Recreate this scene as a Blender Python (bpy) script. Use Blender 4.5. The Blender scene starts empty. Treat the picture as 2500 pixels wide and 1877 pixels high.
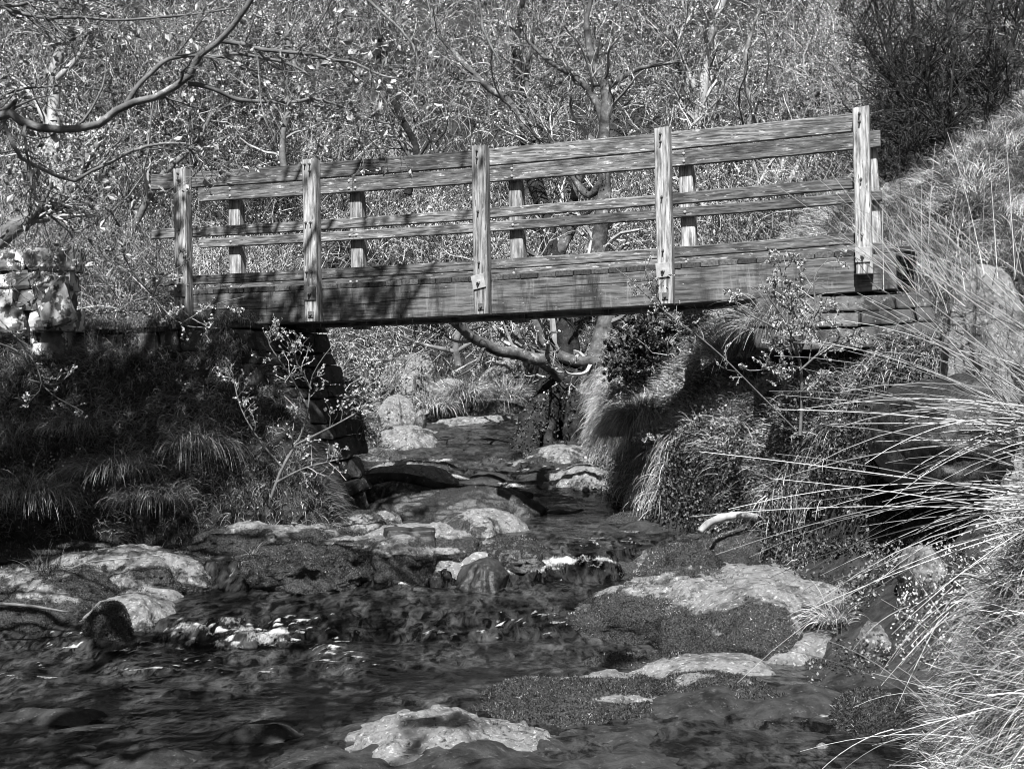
import bpy, math, random
import numpy as np
from mathutils import Vector, Matrix

RNG = np.random.default_rng(7)
random.seed(7)
sc = bpy.context.scene
COL = sc.collection
F = 3610.46                      # focal length in pixels of the 2500 px wide photograph
CAMZ = 1.5
PITCH, ROLL, YAW = 0.0209, -0.0196, -0.3156
K = 2500 / 2212.0

# ------------------------------------------------------------------ camera frame helpers
_f = np.array([0, math.cos(PITCH), math.sin(PITCH)])
_r = np.array([1.0, 0, 0]); _u = np.cross(_r, _f)
c_, s_ = math.cos(ROLL), math.sin(ROLL)
R_, U_ = c_ * _r + s_ * _u, -s_ * _r + c_ * _u
CAM = np.array([0, 0, CAMZ])

def at(px, py, y):
    """a point in the world at distance y, from photo coordinates (2212 px wide)"""
    d = _f * F + R_ * (px * K - 1250) - U_ * (py * K - 938.5)
    return CAM + d * (y / d[1])

def proj(P):
    d = np.asarray(P, float) - CAM
    z = d @ _f
    return (1250 + F * (d @ R_) / z) / K, (938.5 - F * (d @ U_) / z) / K

# ------------------------------------------------------------------ noise
def _hash(ix, iy, iz, seed):
    h = (ix.astype(np.int64) * 374761393 + iy.astype(np.int64) * 668265263 + iz.astype(np.int64) * 2147483647 // 3 + seed * 974711) & 0x7fffffff
    h = ((h ^ (h >> 13)) * 1274126177) & 0x7fffffff
    h = (h ^ (h >> 16)) & 0xffff
    return h / 32767.5 - 1.0

def vnoise(x, y, z=0.0, seed=0):
    x, y, z = np.broadcast_arrays(np.asarray(x, float), np.asarray(y, float), np.asarray(z, float))
    xi, yi, zi = np.floor(x), np.floor(y), np.floor(z)
    fx, fy, fz = x - xi, y - yi, z - zi
    fx, fy, fz = [t * t * (3 - 2 * t) for t in (fx, fy, fz)]
    r = 0
    for a in (0, 1):
        for b in (0, 1):
            for c in (0, 1):
                w = (fx if a else 1 - fx) * (fy if b else 1 - fy) * (fz if c else 1 - fz)
                r = r + w * _hash(xi + a, yi + b, zi + c, seed)
    return r

def fbm(x, y, z=0.0, o=4, seed=0, gain=.5):
    r, a, f = 0, 1.0, 1.0
    for i in range(o):
        r = r + a * vnoise(x * f, y * f, z * f, seed + i * 17)
        a *= gain; f *= 2.03
    return r

def smooth(a, b, x):
    t = np.clip((x - a) / (b - a), 0, 1)
    return t * t * (3 - 2 * t)

def unit(v):
    return v / np.maximum(np.linalg.norm(v, axis=-1, keepdims=True), 1e-9)

# ------------------------------------------------------------------ objects
def tag(o, label=None, cat=None, group=None, kind=None):
    if label: o['label'] = label
    if cat: o['category'] = cat
    if group: o['group'] = group
    if kind: o['kind'] = kind
    return o

def empty(name, loc=(0, 0, 0), rz=0, label=None, cat=None, group=None):
    o = bpy.data.objects.new(name, None); COL.objects.link(o)
    o.location = loc; o.rotation_euler = (0, 0, rz); o.empty_display_size = .2
    return tag(o, label, cat, group)

def mk(name, V, faces, mat, parent=None, smoothf=False, attrs=None):
    """faces: list of int arrays (n,3)/(n,4)"""
    me = bpy.data.meshes.new(name)
    V = np.asarray(V, np.float32).reshape(-1, 3)
    faces = [np.asarray(f, np.int32) for f in faces if len(f)]
    loops = np.concatenate([f.ravel() for f in faces])
    tot = np.concatenate([np.full(len(f), f.shape[1], np.int32) for f in faces])
    start = np.concatenate([[0], np.cumsum(tot)[:-1]]).astype(np.int32)
    me.vertices.add(len(V)); me.vertices.foreach_set('co', V.ravel())
    me.loops.add(len(loops)); me.loops.foreach_set('vertex_index', loops)
    me.polygons.add(len(tot)); me.polygons.foreach_set('loop_start', start)
    me.polygons.foreach_set('loop_total', tot)
    me.polygons.foreach_set('use_smooth', np.full(len(tot), smoothf))
    if attrs:
        for k, a in attrs.items():
            at_ = me.attributes.new(k, 'FLOAT', 'POINT'); at_.data.foreach_set('value', np.asarray(a, np.float32))
    me.update(calc_edges=True)
    me.materials.append(mat)
    o = bpy.data.objects.new(name, me); COL.objects.link(o)
    if parent: o.parent = parent
    return o

class MB:
    """collects mesh pieces for one object"""
    def __init__(s): s.V, s.F, s.n = [], [], 0
    def add(s, V, faces):
        V = np.asarray(V, float).reshape(-1, 3)
        for f in faces:
            if len(f): s.F.append(np.asarray(f, np.int64) + s.n)
        s.V.append(V); s.n += len(V); return s
    def build(s, name, mat, parent=None, smoothf=False):
        byk = {}
        for f in s.F: byk.setdefault(f.shape[1], []).append(f)
        return mk(name, np.concatenate(s.V), [np.concatenate(v) for v in byk.values()], mat, parent, smoothf)
    def box(s, lo, hi, bev=.004):
        """bevelled box"""
        lo = np.array(lo, float); hi = np.array(hi, float); b = min(bev, *(.45 * (hi - lo)))
        me = []; idx = {}
        V = []
        for cx in (0, 1):
            for cy in (0, 1):
                for cz in (0, 1):
                    c = np.array([lo[0] if cx == 0 else hi[0], lo[1] if cy == 0 else hi[1], lo[2] if cz == 0 else hi[2]])
                    sg = np.array([1 if cx == 0 else -1, 1 if cy == 0 else -1, 1 if cz == 0 else -1])
                    for ax in range(3):
                        p = c + sg * b; p[ax] = c[ax]
                        idx[(cx, cy, cz, ax)] = len(V); V.append(p)
        V = np.array(V); Q = []; T = []
        ctr = (lo + hi) / 2
        def face(ids):
            P = V[ids]; n = np.cross(P[1] - P[0], P[2] - P[0])
            if n @ (P.mean(0) - ctr) < 0: ids = ids[::-1]
            (Q if len(ids) == 4 else T).append(ids)
        for ax in range(3):
            o = [a for a in range(3) if a != ax]
            for sd in (0, 1):
                ids = []
                for (p, q) in ((0, 0), (1, 0), (1, 1), (0, 1)):
                    k = [0, 0, 0]; k[ax] = sd; k[o[0]] = p; k[o[1]] = q
                    ids.append(idx[(*k, ax)])
                face(ids)
            for p in (0, 1):
                for q in (0, 1):
                    k0 = [0, 0, 0]; k0[o[0]] = p; k0[o[1]] = q; k1 = list(k0); k1[ax] = 1
                    face([idx[(*k0, o[0])], idx[(*k1, o[0])], idx[(*k1, o[1])], idx[(*k0, o[1])]])
        for cx in (0, 1):
            for cy in (0, 1):
                for cz in (0, 1):
                    face([idx[(cx, cy, cz, a)] for a in range(3)])
        return s.add(V, [np.array(Q), np.array(T)])
    def cyl(s, c, axis, r, h, n=8, dome=0.0):
        c = np.array(c, float); axis = unit(np.array(axis, float))
        ref = np.array([0, 0, 1.]) if abs(axis[2]) < .9 else np.array([1., 0, 0])
        u = unit(np.cross(axis, ref)); v = np.cross(axis, u)
        a = np.arange(n) * 2 * math.pi / n
        ring = np.cos(a)[:, None] * u + np.sin(a)[:, None] * v
        V = [c + ring * r, c + axis * h + ring * r]
        if dome: V.append(c + axis * (h + dome * .75) + ring * r * .6)
        V.append((c + axis * (h + dome))[None])
        V = np.concatenate(V); Q = []; T = []
        L = 3 if dome else 2
        for k in range(L - 1):
            for i in range(n):
                j = (i + 1) % n
                Q.append([k * n + i, k * n + j, (k + 1) * n + j, (k + 1) * n + i])
        for i in range(n): T.append([(L - 1) * n + i, (L - 1) * n + (i + 1) % n, L * n])
        return s.add(V, [np.array(Q), np.array(T)])

# ------------------------------------------------------------------ vectorised plants
def tubes(P, R, sides=4):
    """P (N,n,3), R (N,n) -> verts, quads"""
    N, n, _ = P.shape
    t = np.gradient(P, axis=1); t = unit(t)
    m = unit(t.mean(1)); rv = RNG.normal(size=(N, 3)); ref = unit(np.cross(m, rv))[:, None, :]
    u = unit(ref - t * (ref * t).sum(-1, keepdims=True)); v = np.cross(t, u)
    a = np.arange(sides) * 2 * math.pi / sides
    V = P[:, :, None, :] + R[:, :, None, None] * (np.cos(a)[None, None, :, None] * u[:, :, None, :] + np.sin(a)[None, None, :, None] * v[:, :, None, :])
    base = (np.arange(N) * n * sides)[:, None, None] + (np.arange(n - 1) * sides)[None, :, None]
    i = np.arange(sides)[None, None, :]; j = (i + 1) % sides
    Q = np.stack([base + i, base + j, base + sides + j, base + sides + i], -1).reshape(-1, 4)
    return V.reshape(-1, 3), Q

def blades(B, D, L, W, droop=.5, n=4, side=None):
    """grass blades: base B, direction D, length L, width W, droop = gravity bend"""
    N = len(B); D = unit(D)
    L = np.broadcast_to(L, (N,)); W = np.broadcast_to(W, (N,)); droop = np.broadcast_to(droop, (N,))
    P = [B]; d = D.copy()
    for k in range(n - 1):
        P.append(P[-1] + d * (L / (n - 1))[:, None])
        d = d.copy(); d[:, 2] -= droop * (1.0 / (n - 1)) * 1.6; d = unit(d)
    P = np.stack(P, 1)
    if side is None:
        side = unit(np.cross(D, RNG.normal(size=(N, 3))))
    w = np.linspace(1, .12, n)[None, :, None] * (W[:, None, None] * .5)
    V = np.stack([P - side[:, None] * w, P + side[:, None] * w], 2).reshape(-1, 3)
    b = (np.arange(N) * n * 2)[:, None] + (np.arange(n - 1) * 2)[None]
    Q = np.stack([b, b + 1, b + 3, b + 2], -1).reshape(-1, 4)
    return V, Q

def leaves(C, D, L, W, fold=.25):
    """diamond leaves: base C, direction D"""
    N = len(C); D = unit(D)
    s = unit(np.cross(D, RNG.normal(size=(N, 3)))); nn = np.cross(D, s)
    L = np.broadcast_to(L, (N,))[:, None]; W = np.broadcast_to(W, (N,))[:, None]
    a = C; t = C + D * L
    l = C + D * L * .55 + s * W * .5 + nn * W * fold; r = C + D * L * .55 - s * W * .5 + nn * W * fold
    V = np.stack([a, r, t, l], 1).reshape(-1, 3)
    b = np.arange(N)[:, None] * 4
    return V, np.concatenate([np.hstack([b, b + 1, b + 2]), np.hstack([b, b + 2, b + 3])])

def resample(pts, n):
    pts = np.asarray(pts, float)
    if len(pts) < 2: return pts
    # catmull-rom through the points, then even spacing
    P = np.vstack([2 * pts[0] - pts[1], pts, 2 * pts[-1] - pts[-2]])
    out = []
    for i in range(1, len(P) - 2):
        for t in np.linspace(0, 1, 8, endpoint=False):
            a, b, c, d = P[i - 1:i + 3]
            out.append(.5 * ((2 * b) + (-a + c) * t + (2 * a - 5 * b + 4 * c - d) * t * t + (-a + 3 * b - 3 * c + d) * t ** 3))
    out.append(P[-2]); out = np.array(out)
    s = np.r_[0, np.cumsum(np.linalg.norm(np.diff(out, axis=0), axis=1))]
    q = np.linspace(0, s[-1], n)
    return np.stack([np.interp(q, s, out[:, k]) for k in range(out.shape[1])], 1)

def spawn(P, R, k, L, ang=(35, 65), n=6, up=.1, wig=.18, s0=.15, s1=1.0, rr=.6, bias=None, lenpow=.35, rmin=.0012, taper=.35):
    """grow k side shoots from every parent polyline"""
    N, m, _ = P.shape
    idx = np.repeat(np.arange(N), k); M = len(idx)
    s = RNG.uniform(s0, s1, M) * (m - 1.001); i = s.astype(int); f = (s - i)[:, None]
    base = P[idx, i] * (1 - f) + P[idx, i + 1] * f
    t = unit(P[idx, i + 1] - P[idx, i])
    pr = unit(np.cross(t, RNG.normal(size=(M, 3))))
    a = np.radians(RNG.uniform(*ang, M))[:, None]
    d = np.cos(a) * t + np.sin(a) * pr
    if bias is not None: d = d + np.array(bias)
    d = unit(d)
    rel = s / (m - 1)
    ln = (np.asarray(L)[idx] if np.ndim(L) else L) * RNG.uniform(.5, 1.2, M) * (1 - rel * (1 - lenpow))
    Q = [base]
    for q in range(n - 1):
        Q.append(Q[-1] + d * (ln / (n - 1))[:, None])
        d = unit(d + RNG.normal(size=(M, 3)) * wig + np.array([0, 0, up]))
    Q = np.stack(Q, 1)
    r0 = np.maximum((R[idx, i]) * rr, rmin)
    RR = r0[:, None] * np.linspace(1, taper, n)[None]
    return Q, np.maximum(RR, rmin * .7)

# ------------------------------------------------------------------ materials (monochrome, as in the photograph)
def G3(v): return (v, v, v, 1)

def mat(name, lo, hi, scale=6, stretch=(1, 1, 1), rough=.8, detail=8, bump=.3, bdist=.01, island=0.0, spec=.3, lichen=None, coat=0,
        ramp=(.35, .65), attr=None, space='Object', extra=None, bscale=None, orand=0):
    m = bpy.data.materials.new(name); m.use_nodes = True
    nt = m.node_tree; N = nt.nodes; Lk = nt.links.new
    for x in list(N): N.remove(x)
    out = N.new('ShaderNodeOutputMaterial'); b = N.new('ShaderNodeBsdfPrincipled')
    b.inputs['Roughness'].default_value = rough; b.inputs['Specular IOR Level'].default_value = spec
    Lk(b.outputs[0], out.inputs[0])
    tc = N.new('ShaderNodeTexCoord'); mp = N.new('ShaderNodeMapping'); mp.inputs['Scale'].default_value = stretch
    if space == 'World':
        g = N.new('ShaderNodeNewGeometry'); Lk(g.outputs['Position'], mp.inputs[0])
    else: Lk(tc.outputs['Object'], mp.inputs[0])
    nz = N.new('ShaderNodeTexNoise'); nz.inputs['Scale'].default_value = scale; nz.inputs['Detail'].default_value = detail
    nz.inputs['Roughness'].default_value = .62; Lk(mp.outputs[0], nz.inputs['Vector'])
    rp = N.new('ShaderNodeValToRGB'); rp.color_ramp.elements[0].position = ramp[0]; rp.color_ramp.elements[1].position = ramp[1]
    rp.color_ramp.elements[0].color = G3(lo); rp.color_ramp.elements[1].color = G3(hi)
    Lk(nz.outputs[0], rp.inputs[0]); col = rp.outputs[0]
    def mixc(fac, a, bcol, mode='MIX'):
        x = N.new('ShaderNodeMix'); x.data_type = 'RGBA'; x.blend_type = mode
        if isinstance(fac, float): x.inputs[0].default_value = fac
        else: Lk(fac, x.inputs[0])
        Lk(a, x.inputs[6]) if not isinstance(a, float) else setattr(x.inputs[6], 'default_value', G3(a))
        Lk(bcol, x.inputs[7]) if not isinstance(bcol, float) else setattr(x.inputs[7], 'default_value', G3(bcol))
        return x.outputs[2]
    def noise_mask(sc_, a, b_, st=(1, 1, 1), det=5):
        m2 = N.new('ShaderNodeMapping'); m2.inputs['Scale'].default_value = st
        if space == 'World': Lk(g.outputs['Position'], m2.inputs[0])
        else: Lk(tc.outputs['Object'], m2.inputs[0])
        n2 = N.new('ShaderNodeTexNoise'); n2.inputs['Scale'].default_value = sc_; n2.inputs['Detail'].default_value = det
        n2.inputs['Roughness'].default_value = .7
        Lk(m2.outputs[0], n2.inputs['Vector'])
        r2 = N.new('ShaderNodeMapRange'); r2.inputs['From Min'].default_value = a; r2.inputs['From Max'].default_value = b_
        Lk(n2.outputs[0], r2.inputs[0]); return r2.outputs[0]
    for (v, sc_, a, b_, st) in (lichen or []):
        col = mixc(noise_mask(sc_, a, b_, st), col, float(v))
    if attr:      # second tone where the painted-on growth (moss) is
        an = N.new('ShaderNodeAttribute'); an.attribute_name = attr[0]
        md = N.new('ShaderNodeMath'); md.operation = 'ADD'; Lk(an.outputs['Fac'], md.inputs[0])
        mr = N.new('ShaderNodeMapRange'); mr.inputs['From Min'].default_value = .42; mr.inputs['From Max'].default_value = .58
        sub = N.new('ShaderNodeMath'); sub.operation = 'MULTIPLY_ADD'; sub.inputs[1].default_value = .5; sub.inputs[2].default_value = -.25
        n3 = N.new('ShaderNodeTexNoise'); n3.inputs['Scale'].default_value = 30; n3.inputs['Detail'].default_value = 6; Lk(tc.outputs['Object'], n3.inputs['Vector'])
        Lk(n3.outputs[0], sub.inputs[0]); Lk(sub.outputs[0], md.inputs[1]); Lk(md.outputs[0], mr.inputs[0])
        n4 = N.new('ShaderNodeTexNoise'); n4.inputs['Scale'].default_value = 90; n4.inputs['Detail'].default_value = 5; Lk(tc.outputs['Object'], n4.inputs['Vector'])
        r4 = N.new('ShaderNodeValToRGB'); r4.color_ramp.elements[0].position = .38; r4.color_ramp.elements[1].position = .68
        r4.color_ramp.elements[0].color = G3(attr[1]); r4.color_ramp.elements[1].color = G3(attr[2]); Lk(n4.outputs[0], r4.inputs[0])
        col = mixc(mr.outputs[0], col, r4.outputs[0])
    if orand:
        oi = N.new('ShaderNodeObjectInfo'); mo_ = N.new('ShaderNodeMapRange'); mo_.inputs['To Min'].default_value = 1 - orand; mo_.inputs['To Max'].default_value = 1 + orand
        Lk(oi.outputs['Random'], mo_.inputs[0]); vo = N.new('ShaderNodeVectorMath'); vo.operation = 'SCALE'; Lk(col, vo.inputs[0]); Lk(mo_.outputs[0], vo.inputs['Scale']); col = vo.outputs[0]
    if island:
        ge = N.new('ShaderNodeNewGeometry')
        mr = N.new('ShaderNodeMapRange'); il = island if not isinstance(island, tuple) else 0.; mr.inputs['To Min'].default_value = 1 - il; mr.inputs['To Max'].default_value = 1 + il * .8
        pw = N.new('ShaderNodeMath'); pw.operation = 'POWER'; pw.inputs[1].default_value = 1.9
        if isinstance(island, tuple): mr.inputs['To Min'].default_value, mr.inputs['To Max'].default_value, pw.inputs[1].default_value = island
        Lk(ge.outputs['Random Per Island'], pw.inputs[0]); Lk(pw.outputs[0], mr.inputs[0])
        vv = N.new('ShaderNodeVectorMath'); vv.operation = 'SCALE'; Lk(col, vv.inputs[0]); Lk(mr.outputs[0], vv.inputs['Scale']); col = vv.outputs[0]
    Lk(col, b.inputs['Base Color'])
    if bump:
        bp = N.new('ShaderNodeBump'); bp.inputs['Strength'].default_value = bump; bp.inputs['Distance'].default_value = bdist
        if bscale:
            nb = N.new('ShaderNodeTexNoise'); nb.inputs['Scale'].default_value = bscale; nb.inputs['Detail'].default_value = 8; nb.inputs['Roughness'].default_value = .7
            Lk(mp.outputs[0], nb.inputs['Vector']); Lk(nb.outputs[0], bp.inputs['Height'])
        else: Lk(nz.outputs[0], bp.inputs['Height'])
        Lk(bp.outputs[0], b.inputs['Normal'])
    return m

M = {}
M['rail'] = mat('weathered_rail_wood', .03, .24, 4.5, (1.3, 16, 16), bump=.9, bdist=.006, ramp=(.38, .62), orand=.35, lichen=[(.55, 22, .58, .66, (.45, 2.4, 2.4)), (.035, 1.8, .50, .66, (1, 2.5, 2.5)), (.015, 9, .64, .68, (.35, 5, 5))], rough=.75)
M['post'] = mat('weathered_post_wood', .09, .5, 7, (8, 8, .6), bump=.9, bdist=.006, ramp=(.38, .62), orand=.2, lichen=[(.6, 22, .60, .70, (1.6, 1.6, .6)), (.05, 3, .54, .68, (3, 3, .7)), (.015, 10, .64, .68, (5, 5, .3))], rough=.75)
M['beam'] = mat('beam_wood', .035, .19, 4, (1.1, 14, 14), bump=.8, bdist=.006, ramp=(.38, .62), lichen=[(.26, 5, .56, .74, (2.2, 2.2, .35)), (.025, 3.0, .50, .66, (2.2, 2, .5)), (.42, 40, .64, .72, (.5, 2, 2))], rough=.7)
M['plank'] = mat('plank_wood', .035, .13, 18, (3, 1, 3), island=.6, rough=.8, bump=.4, bdist=.004)
M['steel'] = mat('galvanised_steel', .3, .45, 30, rough=.5, bump=.1)
M['dull'] = mat('dull_steel', .08, .16, 40, rough=.5, bump=.1)
M['crack'] = mat('split_in_wood', .01, .015, 20, rough=.9, bump=0)
M['ground'] = mat('leaf_litter_soil', .006, .05, 9, rough=.95, bump=.9, bdist=.05, space='World', lichen=[(.12, 30, .58, .75, (1, 1, 1))])
M['stone'] = mat('lichened_stone', .04, .15, 6, rough=.85, bump=.6, bdist=.012, bscale=22, island=.35, lichen=[(.5, 7.5, .63, .66, (1, 1, 1)), (.02, 3, .50, .58, (1, 1, 1)), (.28, 26, .60, .68, (1, 1, 1))])
M['white_stone'] = mat('white_lichened_stone', .06, .3, 5, rough=.85, bump=.6, bdist=.012, bscale=20, island=.3, lichen=[(.8, 4.6, .50, .53, (1, 1, 1)), (.03, 5, .56, .62, (1, 1, 1))])
M['rock'] = mat('river_rock', .07, .32, 7, rough=.62, bump=1.0, bdist=.02, bscale=30, attr=('moss', .006, .07), lichen=[(.05, 7, .54, .68, (1, 1, 1)), (.48, 30, .56, .66, (1, 1.6, 1)), (.03, 24, .55, .64, (1, 1.6, 1)), (.6, 80, .62, .7, (1, 1, 1))], spec=.4)
M['dark_rock'] = mat('dark_wet_rock', .01, .06, 6, rough=.45, bump=.6, bdist=.015, bscale=24, attr=('moss', .008, .05), spec=.5)  # wet tone, lowered further to hold the bridge's shade on the rib
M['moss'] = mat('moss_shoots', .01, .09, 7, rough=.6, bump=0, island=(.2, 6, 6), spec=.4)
M['moss_lit'] = mat('sunlit_moss_shoots', .015, .30, 3.5, rough=.7, bump=0, island=(.2, 3, 3), spec=.3, ramp=(.46, .62))  # lighter copy of the moss, with sunlight put into its colour
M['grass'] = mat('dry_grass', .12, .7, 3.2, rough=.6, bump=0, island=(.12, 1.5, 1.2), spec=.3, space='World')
M['grass_dim'] = mat('shaded_grass', .05, .45, 3, rough=.6, bump=0, island=(.12, 1.5, 1.3), spec=.3, space='World')  # darker copy of the grass, with the left bank's shade in its colour
M['rush'] = mat('rush_stem', .35, .75, 2, rough=.45, bump=0, island=(.05, 1.2, .9), spec=.5)
M['bark'] = mat('grey_bark', .07, .22, 9, (1, 1, 1), rough=.85, bump=.7, bdist=.01, bscale=40, lichen=[(.5, 9, .62, .68, (1, 1, 1))])
M['twig'] = mat('pale_twig', .10, .6, 2.5, rough=.7, bump=0, island=(.1, 1.6, 1.4))
M['dark_bark'] = mat('dark_bark', .005, .04, 9, rough=.9, bump=1, bdist=.03, bscale=22, lichen=[(.16, 14, .60, .68, (1, 1, 1))])
M['stem_bark'] = mat('mottled_stem_bark', .02, .16, 8, rough=.85, bump=.8, bdist=.012, bscale=36, lichen=[(.35, 8, .58, .64, (1, 1, 1))])
M['pale_bark'] = mat('pale_bark', .16, .55, 7, (1, 1, .5), rough=.8, bump=.5, bdist=.008, bscale=30, lichen=[(.03, 6, .58, .64, (1, 1, 1))])
M['dark_twig'] = mat('dark_twig', .02, .09, 5, rough=.8, bump=0, island=.7)
M['leaf'] = mat('young_leaf', .3, .6, 5, rough=.5, bump=0, island=.5, spec=.4)
M['leaf_bg'] = mat('scrub_leaf', .05, .75, .8, rough=.6, bump=0, island=(.08, 1.6, 1.2), space='World')
M['needle'] = mat('shaded_needle', .012, .05, 2, rough=.7, bump=0, island=.8)  # very dark tone carries the shade on the upper right shrubs
M['ivy'] = mat('ivy_leaf', .03, .16, 3, rough=.5, bump=0, island=.8, spec=.4)

# ------------------------------------------------------------------ terrain
_zy = [-30, 4, 9, 9.5, 9.9, 10.2, 10.7, 10.95, 12, 13, 13.6, 14.3, 15, 16, 17, 18, 19.5, 21, 24]
_zz = [-.3, .0, .03, .07, .2, .25, .3, .48, .56, .60, .68, .80, .98, 1.15, 1.27, 1.40, 1.55, 1.68, 1.8]
def zw(x, y):
    w = np.clip((y - 8.6) / 1.0, 0, 1) * np.clip((14 - y) / 1.5, 0, 1)
    y2 = y + w * (.28 * vnoise(x * 1.1, y * .2, seed=3) + .12 * vnoise(x * 3.1, y * .5, seed=4) - .12 * np.clip(x - .2, -1, 1.2)) \
        + (1 - w) * np.clip((y - 12) / 2, 0, 1) * .25 * vnoise(x * 1.5, y * .7, seed=5)
    return np.interp(y2, _zy, _zz)
_ry = [-30, 3, 5, 6, 7, 8, 9, 10, 10.6, 11, 12, 13, 14, 15, 16, 17, 18, 20, 24]
_rx = [1.4, 1.45, 1.56, 1.70, 1.98, 2.7, 2.95, 3.0, 3.0, 3.0, 2.8, 2.2, 1.6, 1.1, .85, .6, .35, .15, -.5]
_by = [10, 10.6, 11, 12, 13, 14, 15, 16, 17, 18, 20, 24]
_bx = [1.85, 1.75, 1.64, 1.38, 1.02, .86, .8, .75, .6, .4, .15, -.5]
def bank_edge(y):
    return np.where(y < 10.45, np.interp(y, _ry, _rx), np.interp(y, _by, _bx))
_ly = [11.6, 12, 14, 16, 18, 20, 24]
_lx = [-1.5, -1.5, -1.6, -1.75, -1.95, -1.8, -1.2]
def rise_r(s):
    return np.where(s > 0, .72 * (1 - np.exp(-np.maximum(s, 0) / .3)) + .92 * np.minimum(s, 5) + .35 * np.maximum(s - 5, 0), s * .4)
def ground(x, y):
    x = np.asarray(x, float); y = np.asarray(y, float)
    n1 = fbm(x * .9, y * .9, 0, 3, seed=11); n2 = fbm(x * 4, y * 4, 0, 3, seed=12); n3 = fbm(x * .22, y * .22, 0, 3, seed=13)
    w = zw(x, y)
    bed = w - .13 + .05 * n1 + .035 * n2
    sr = x - np.interp(y, _ry, _rx) + .14 * n1
    # undercut below the bridge's right end: the foot of the bank is pushed steeper
    R = w + rise_r(sr) + np.where(sr > 0, .16 * n1 * np.minimum(sr, 1) + .05 * n2, 0)
    sb = np.minimum(x - np.interp(y, _by, _bx) + .10 * n1, y - 10.45 + .85 * smooth(2.05, 2.4, x) + .08 * n1)
    RB = w + np.interp(sb, [-2, 0, .07, .25, .9, 1.6, 3, 6, 12, 60], [-1, 0, .58, .82, 1.6, 2.15, 3.1, 5, 7, 12]) + np.where(sb > .02, .08 * n1 + .05 * n2, 0)
    R = np.maximum(R, RB)
    R = np.maximum(R, w + np.minimum(.75 * (x - 1.72), .85) * smooth(7.5, 8.5, y) * smooth(12, 11, y) + .06 * n1 + .05 * n2 - .02)
    xl = np.where(y < 11.5, -3.9, np.interp(y, _ly, _lx))
    sl_side = xl - x + .12 * n1
    sl_front = (y - (11.5 + .10 * (x + 4)) + .12 * n1)
    sl = np.where(y < 11.45, -4.0 - x, np.minimum(sl_front, sl_side))
    Lr = np.interp(sl, [-3, 0, .05, .5, .85, 1.2, 3, 6, 14, 60], [-1.2, 0, .22, .92, 1.50, 1.62, 2.0, 3.3, 8, 22])
    Lf = w + Lr + np.where(sl > 0, .12 * n1 + .05 * n2, 0)
    far = 1.75 + .35 * (y - 19.6) + .55 * np.maximum(y - 22, 0) + .9 * n3 + .25 * n1 + .06 * n2
    far = np.where(y > 48, 1.75 + .35 * 28.4 + .55 * 26 + .9 * n3 + (y - 48) * .1, far)
    z = np.maximum(np.maximum(bed, R), Lf)
    head = smooth(-2.4, -1.9, x) * smooth(1.0, .5, x)
    far = far - head * (.55 * smooth(22.5, 20.5, y) + .3)
    z = np.where(y > 18.5, np.maximum(z, far), z)
    return z

def grow_axis(segs):
    out = []
    for a, b, st in segs: out.append(np.arange(a, b, st))
    return np.concatenate(out + [[segs[-1][1]]])
gx = grow_axis([(-70, -16, 3), (-16, -7, .4), (-7, 7, .05), (7, 16, .4), (16, 70, 3)])
gy = grow_axis([(-40, 2, 2), (2, 5, .2), (5, 16, .05), (16, 23, .08), (23, 48, .35), (48, 120, 4)])
X, Y = np.meshgrid(gx, gy); Z = ground(X, Y)
def gridmesh(X, Y, Z, name, m, attrs=None):
    ny, nx = X.shape
    V = np.stack([X, Y, Z], -1).reshape(-1, 3)
    i = (np.arange(ny - 1)[:, None] * nx + np.arange(nx - 1)[None]).ravel()
    Q = np.stack([i, i + 1, i + 1 + nx, i + nx], 1)
    return mk(name, V, [Q], m, None, True, attrs)
tag(gridmesh(X, Y, Z, 'ground', M['ground']), kind='structure')

BED = [  # photo px, py, half width px, half depth m, height above water, moss
    (250, 1210, 260, .55, .09, .5), (60, 1280, 170, .45, .07, .85), (300, 1290, 130, .25, .06, .45), (130, 1190, 200, .4, .06, .8), (560, 1120, 200, .30, .07, .4), (700, 1180, 190, .38, .08, .8), (860, 1150, 170, .32, .09, .25),
    (920, 1195, 160, .2, .06, .4), (480, 1180, 120, .3, .04, .9), (1120, 1170, 90, .22, .05, .8), (780, 1095, 140, .2, .05, .6), (1050, 1110, 110, .22, .05, .3), (650, 1085, 110, .2, .06, .8),
    (830, 1065, 120, .25, .08, .95), (1000, 1068, 170, .2, .07, .95), (880, 1010, 130, .4, .06, .45), (800, 985, 90, .4, .08, .4), (1250, 1025, 90, .45, .06, .15), (1240, 965, 110, .5, .06, .4),
    (870, 935, 80, .5, .07, .2), (790, 900, 80, .7, .08, .3), (1000, 895, 110, .4, .06, .12), (1080, 880, 120, .7, .07, .1), (1150, 1000, 60, .3, .04, .8), (1400, 1045, 120, .3, .08, .8),
    (1560, 1190, 260, .35, .09, .75), (1750, 1140, 200, .4, .10, .8), (1500, 1250, 200, .5, .08, .7), (1600, 1330, 260, .4, .07, .7), (1750, 1370, 200, .35, .07, .35), (1850, 1300, 180, .5, .09, .5),
    (1500, 1430, 260, .4, .05, .5), (1300, 1490, 250, .45, .05, .8), (1600, 1500, 180, .3, .04, .9), (1800, 1430, 170, .3, .03, .8), (1900, 1540, 150, .3, .06, .8), (950, 1600, 230, .28, .05, .3), (1950, 1230, 160, .5, .12, .5)]
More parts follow.
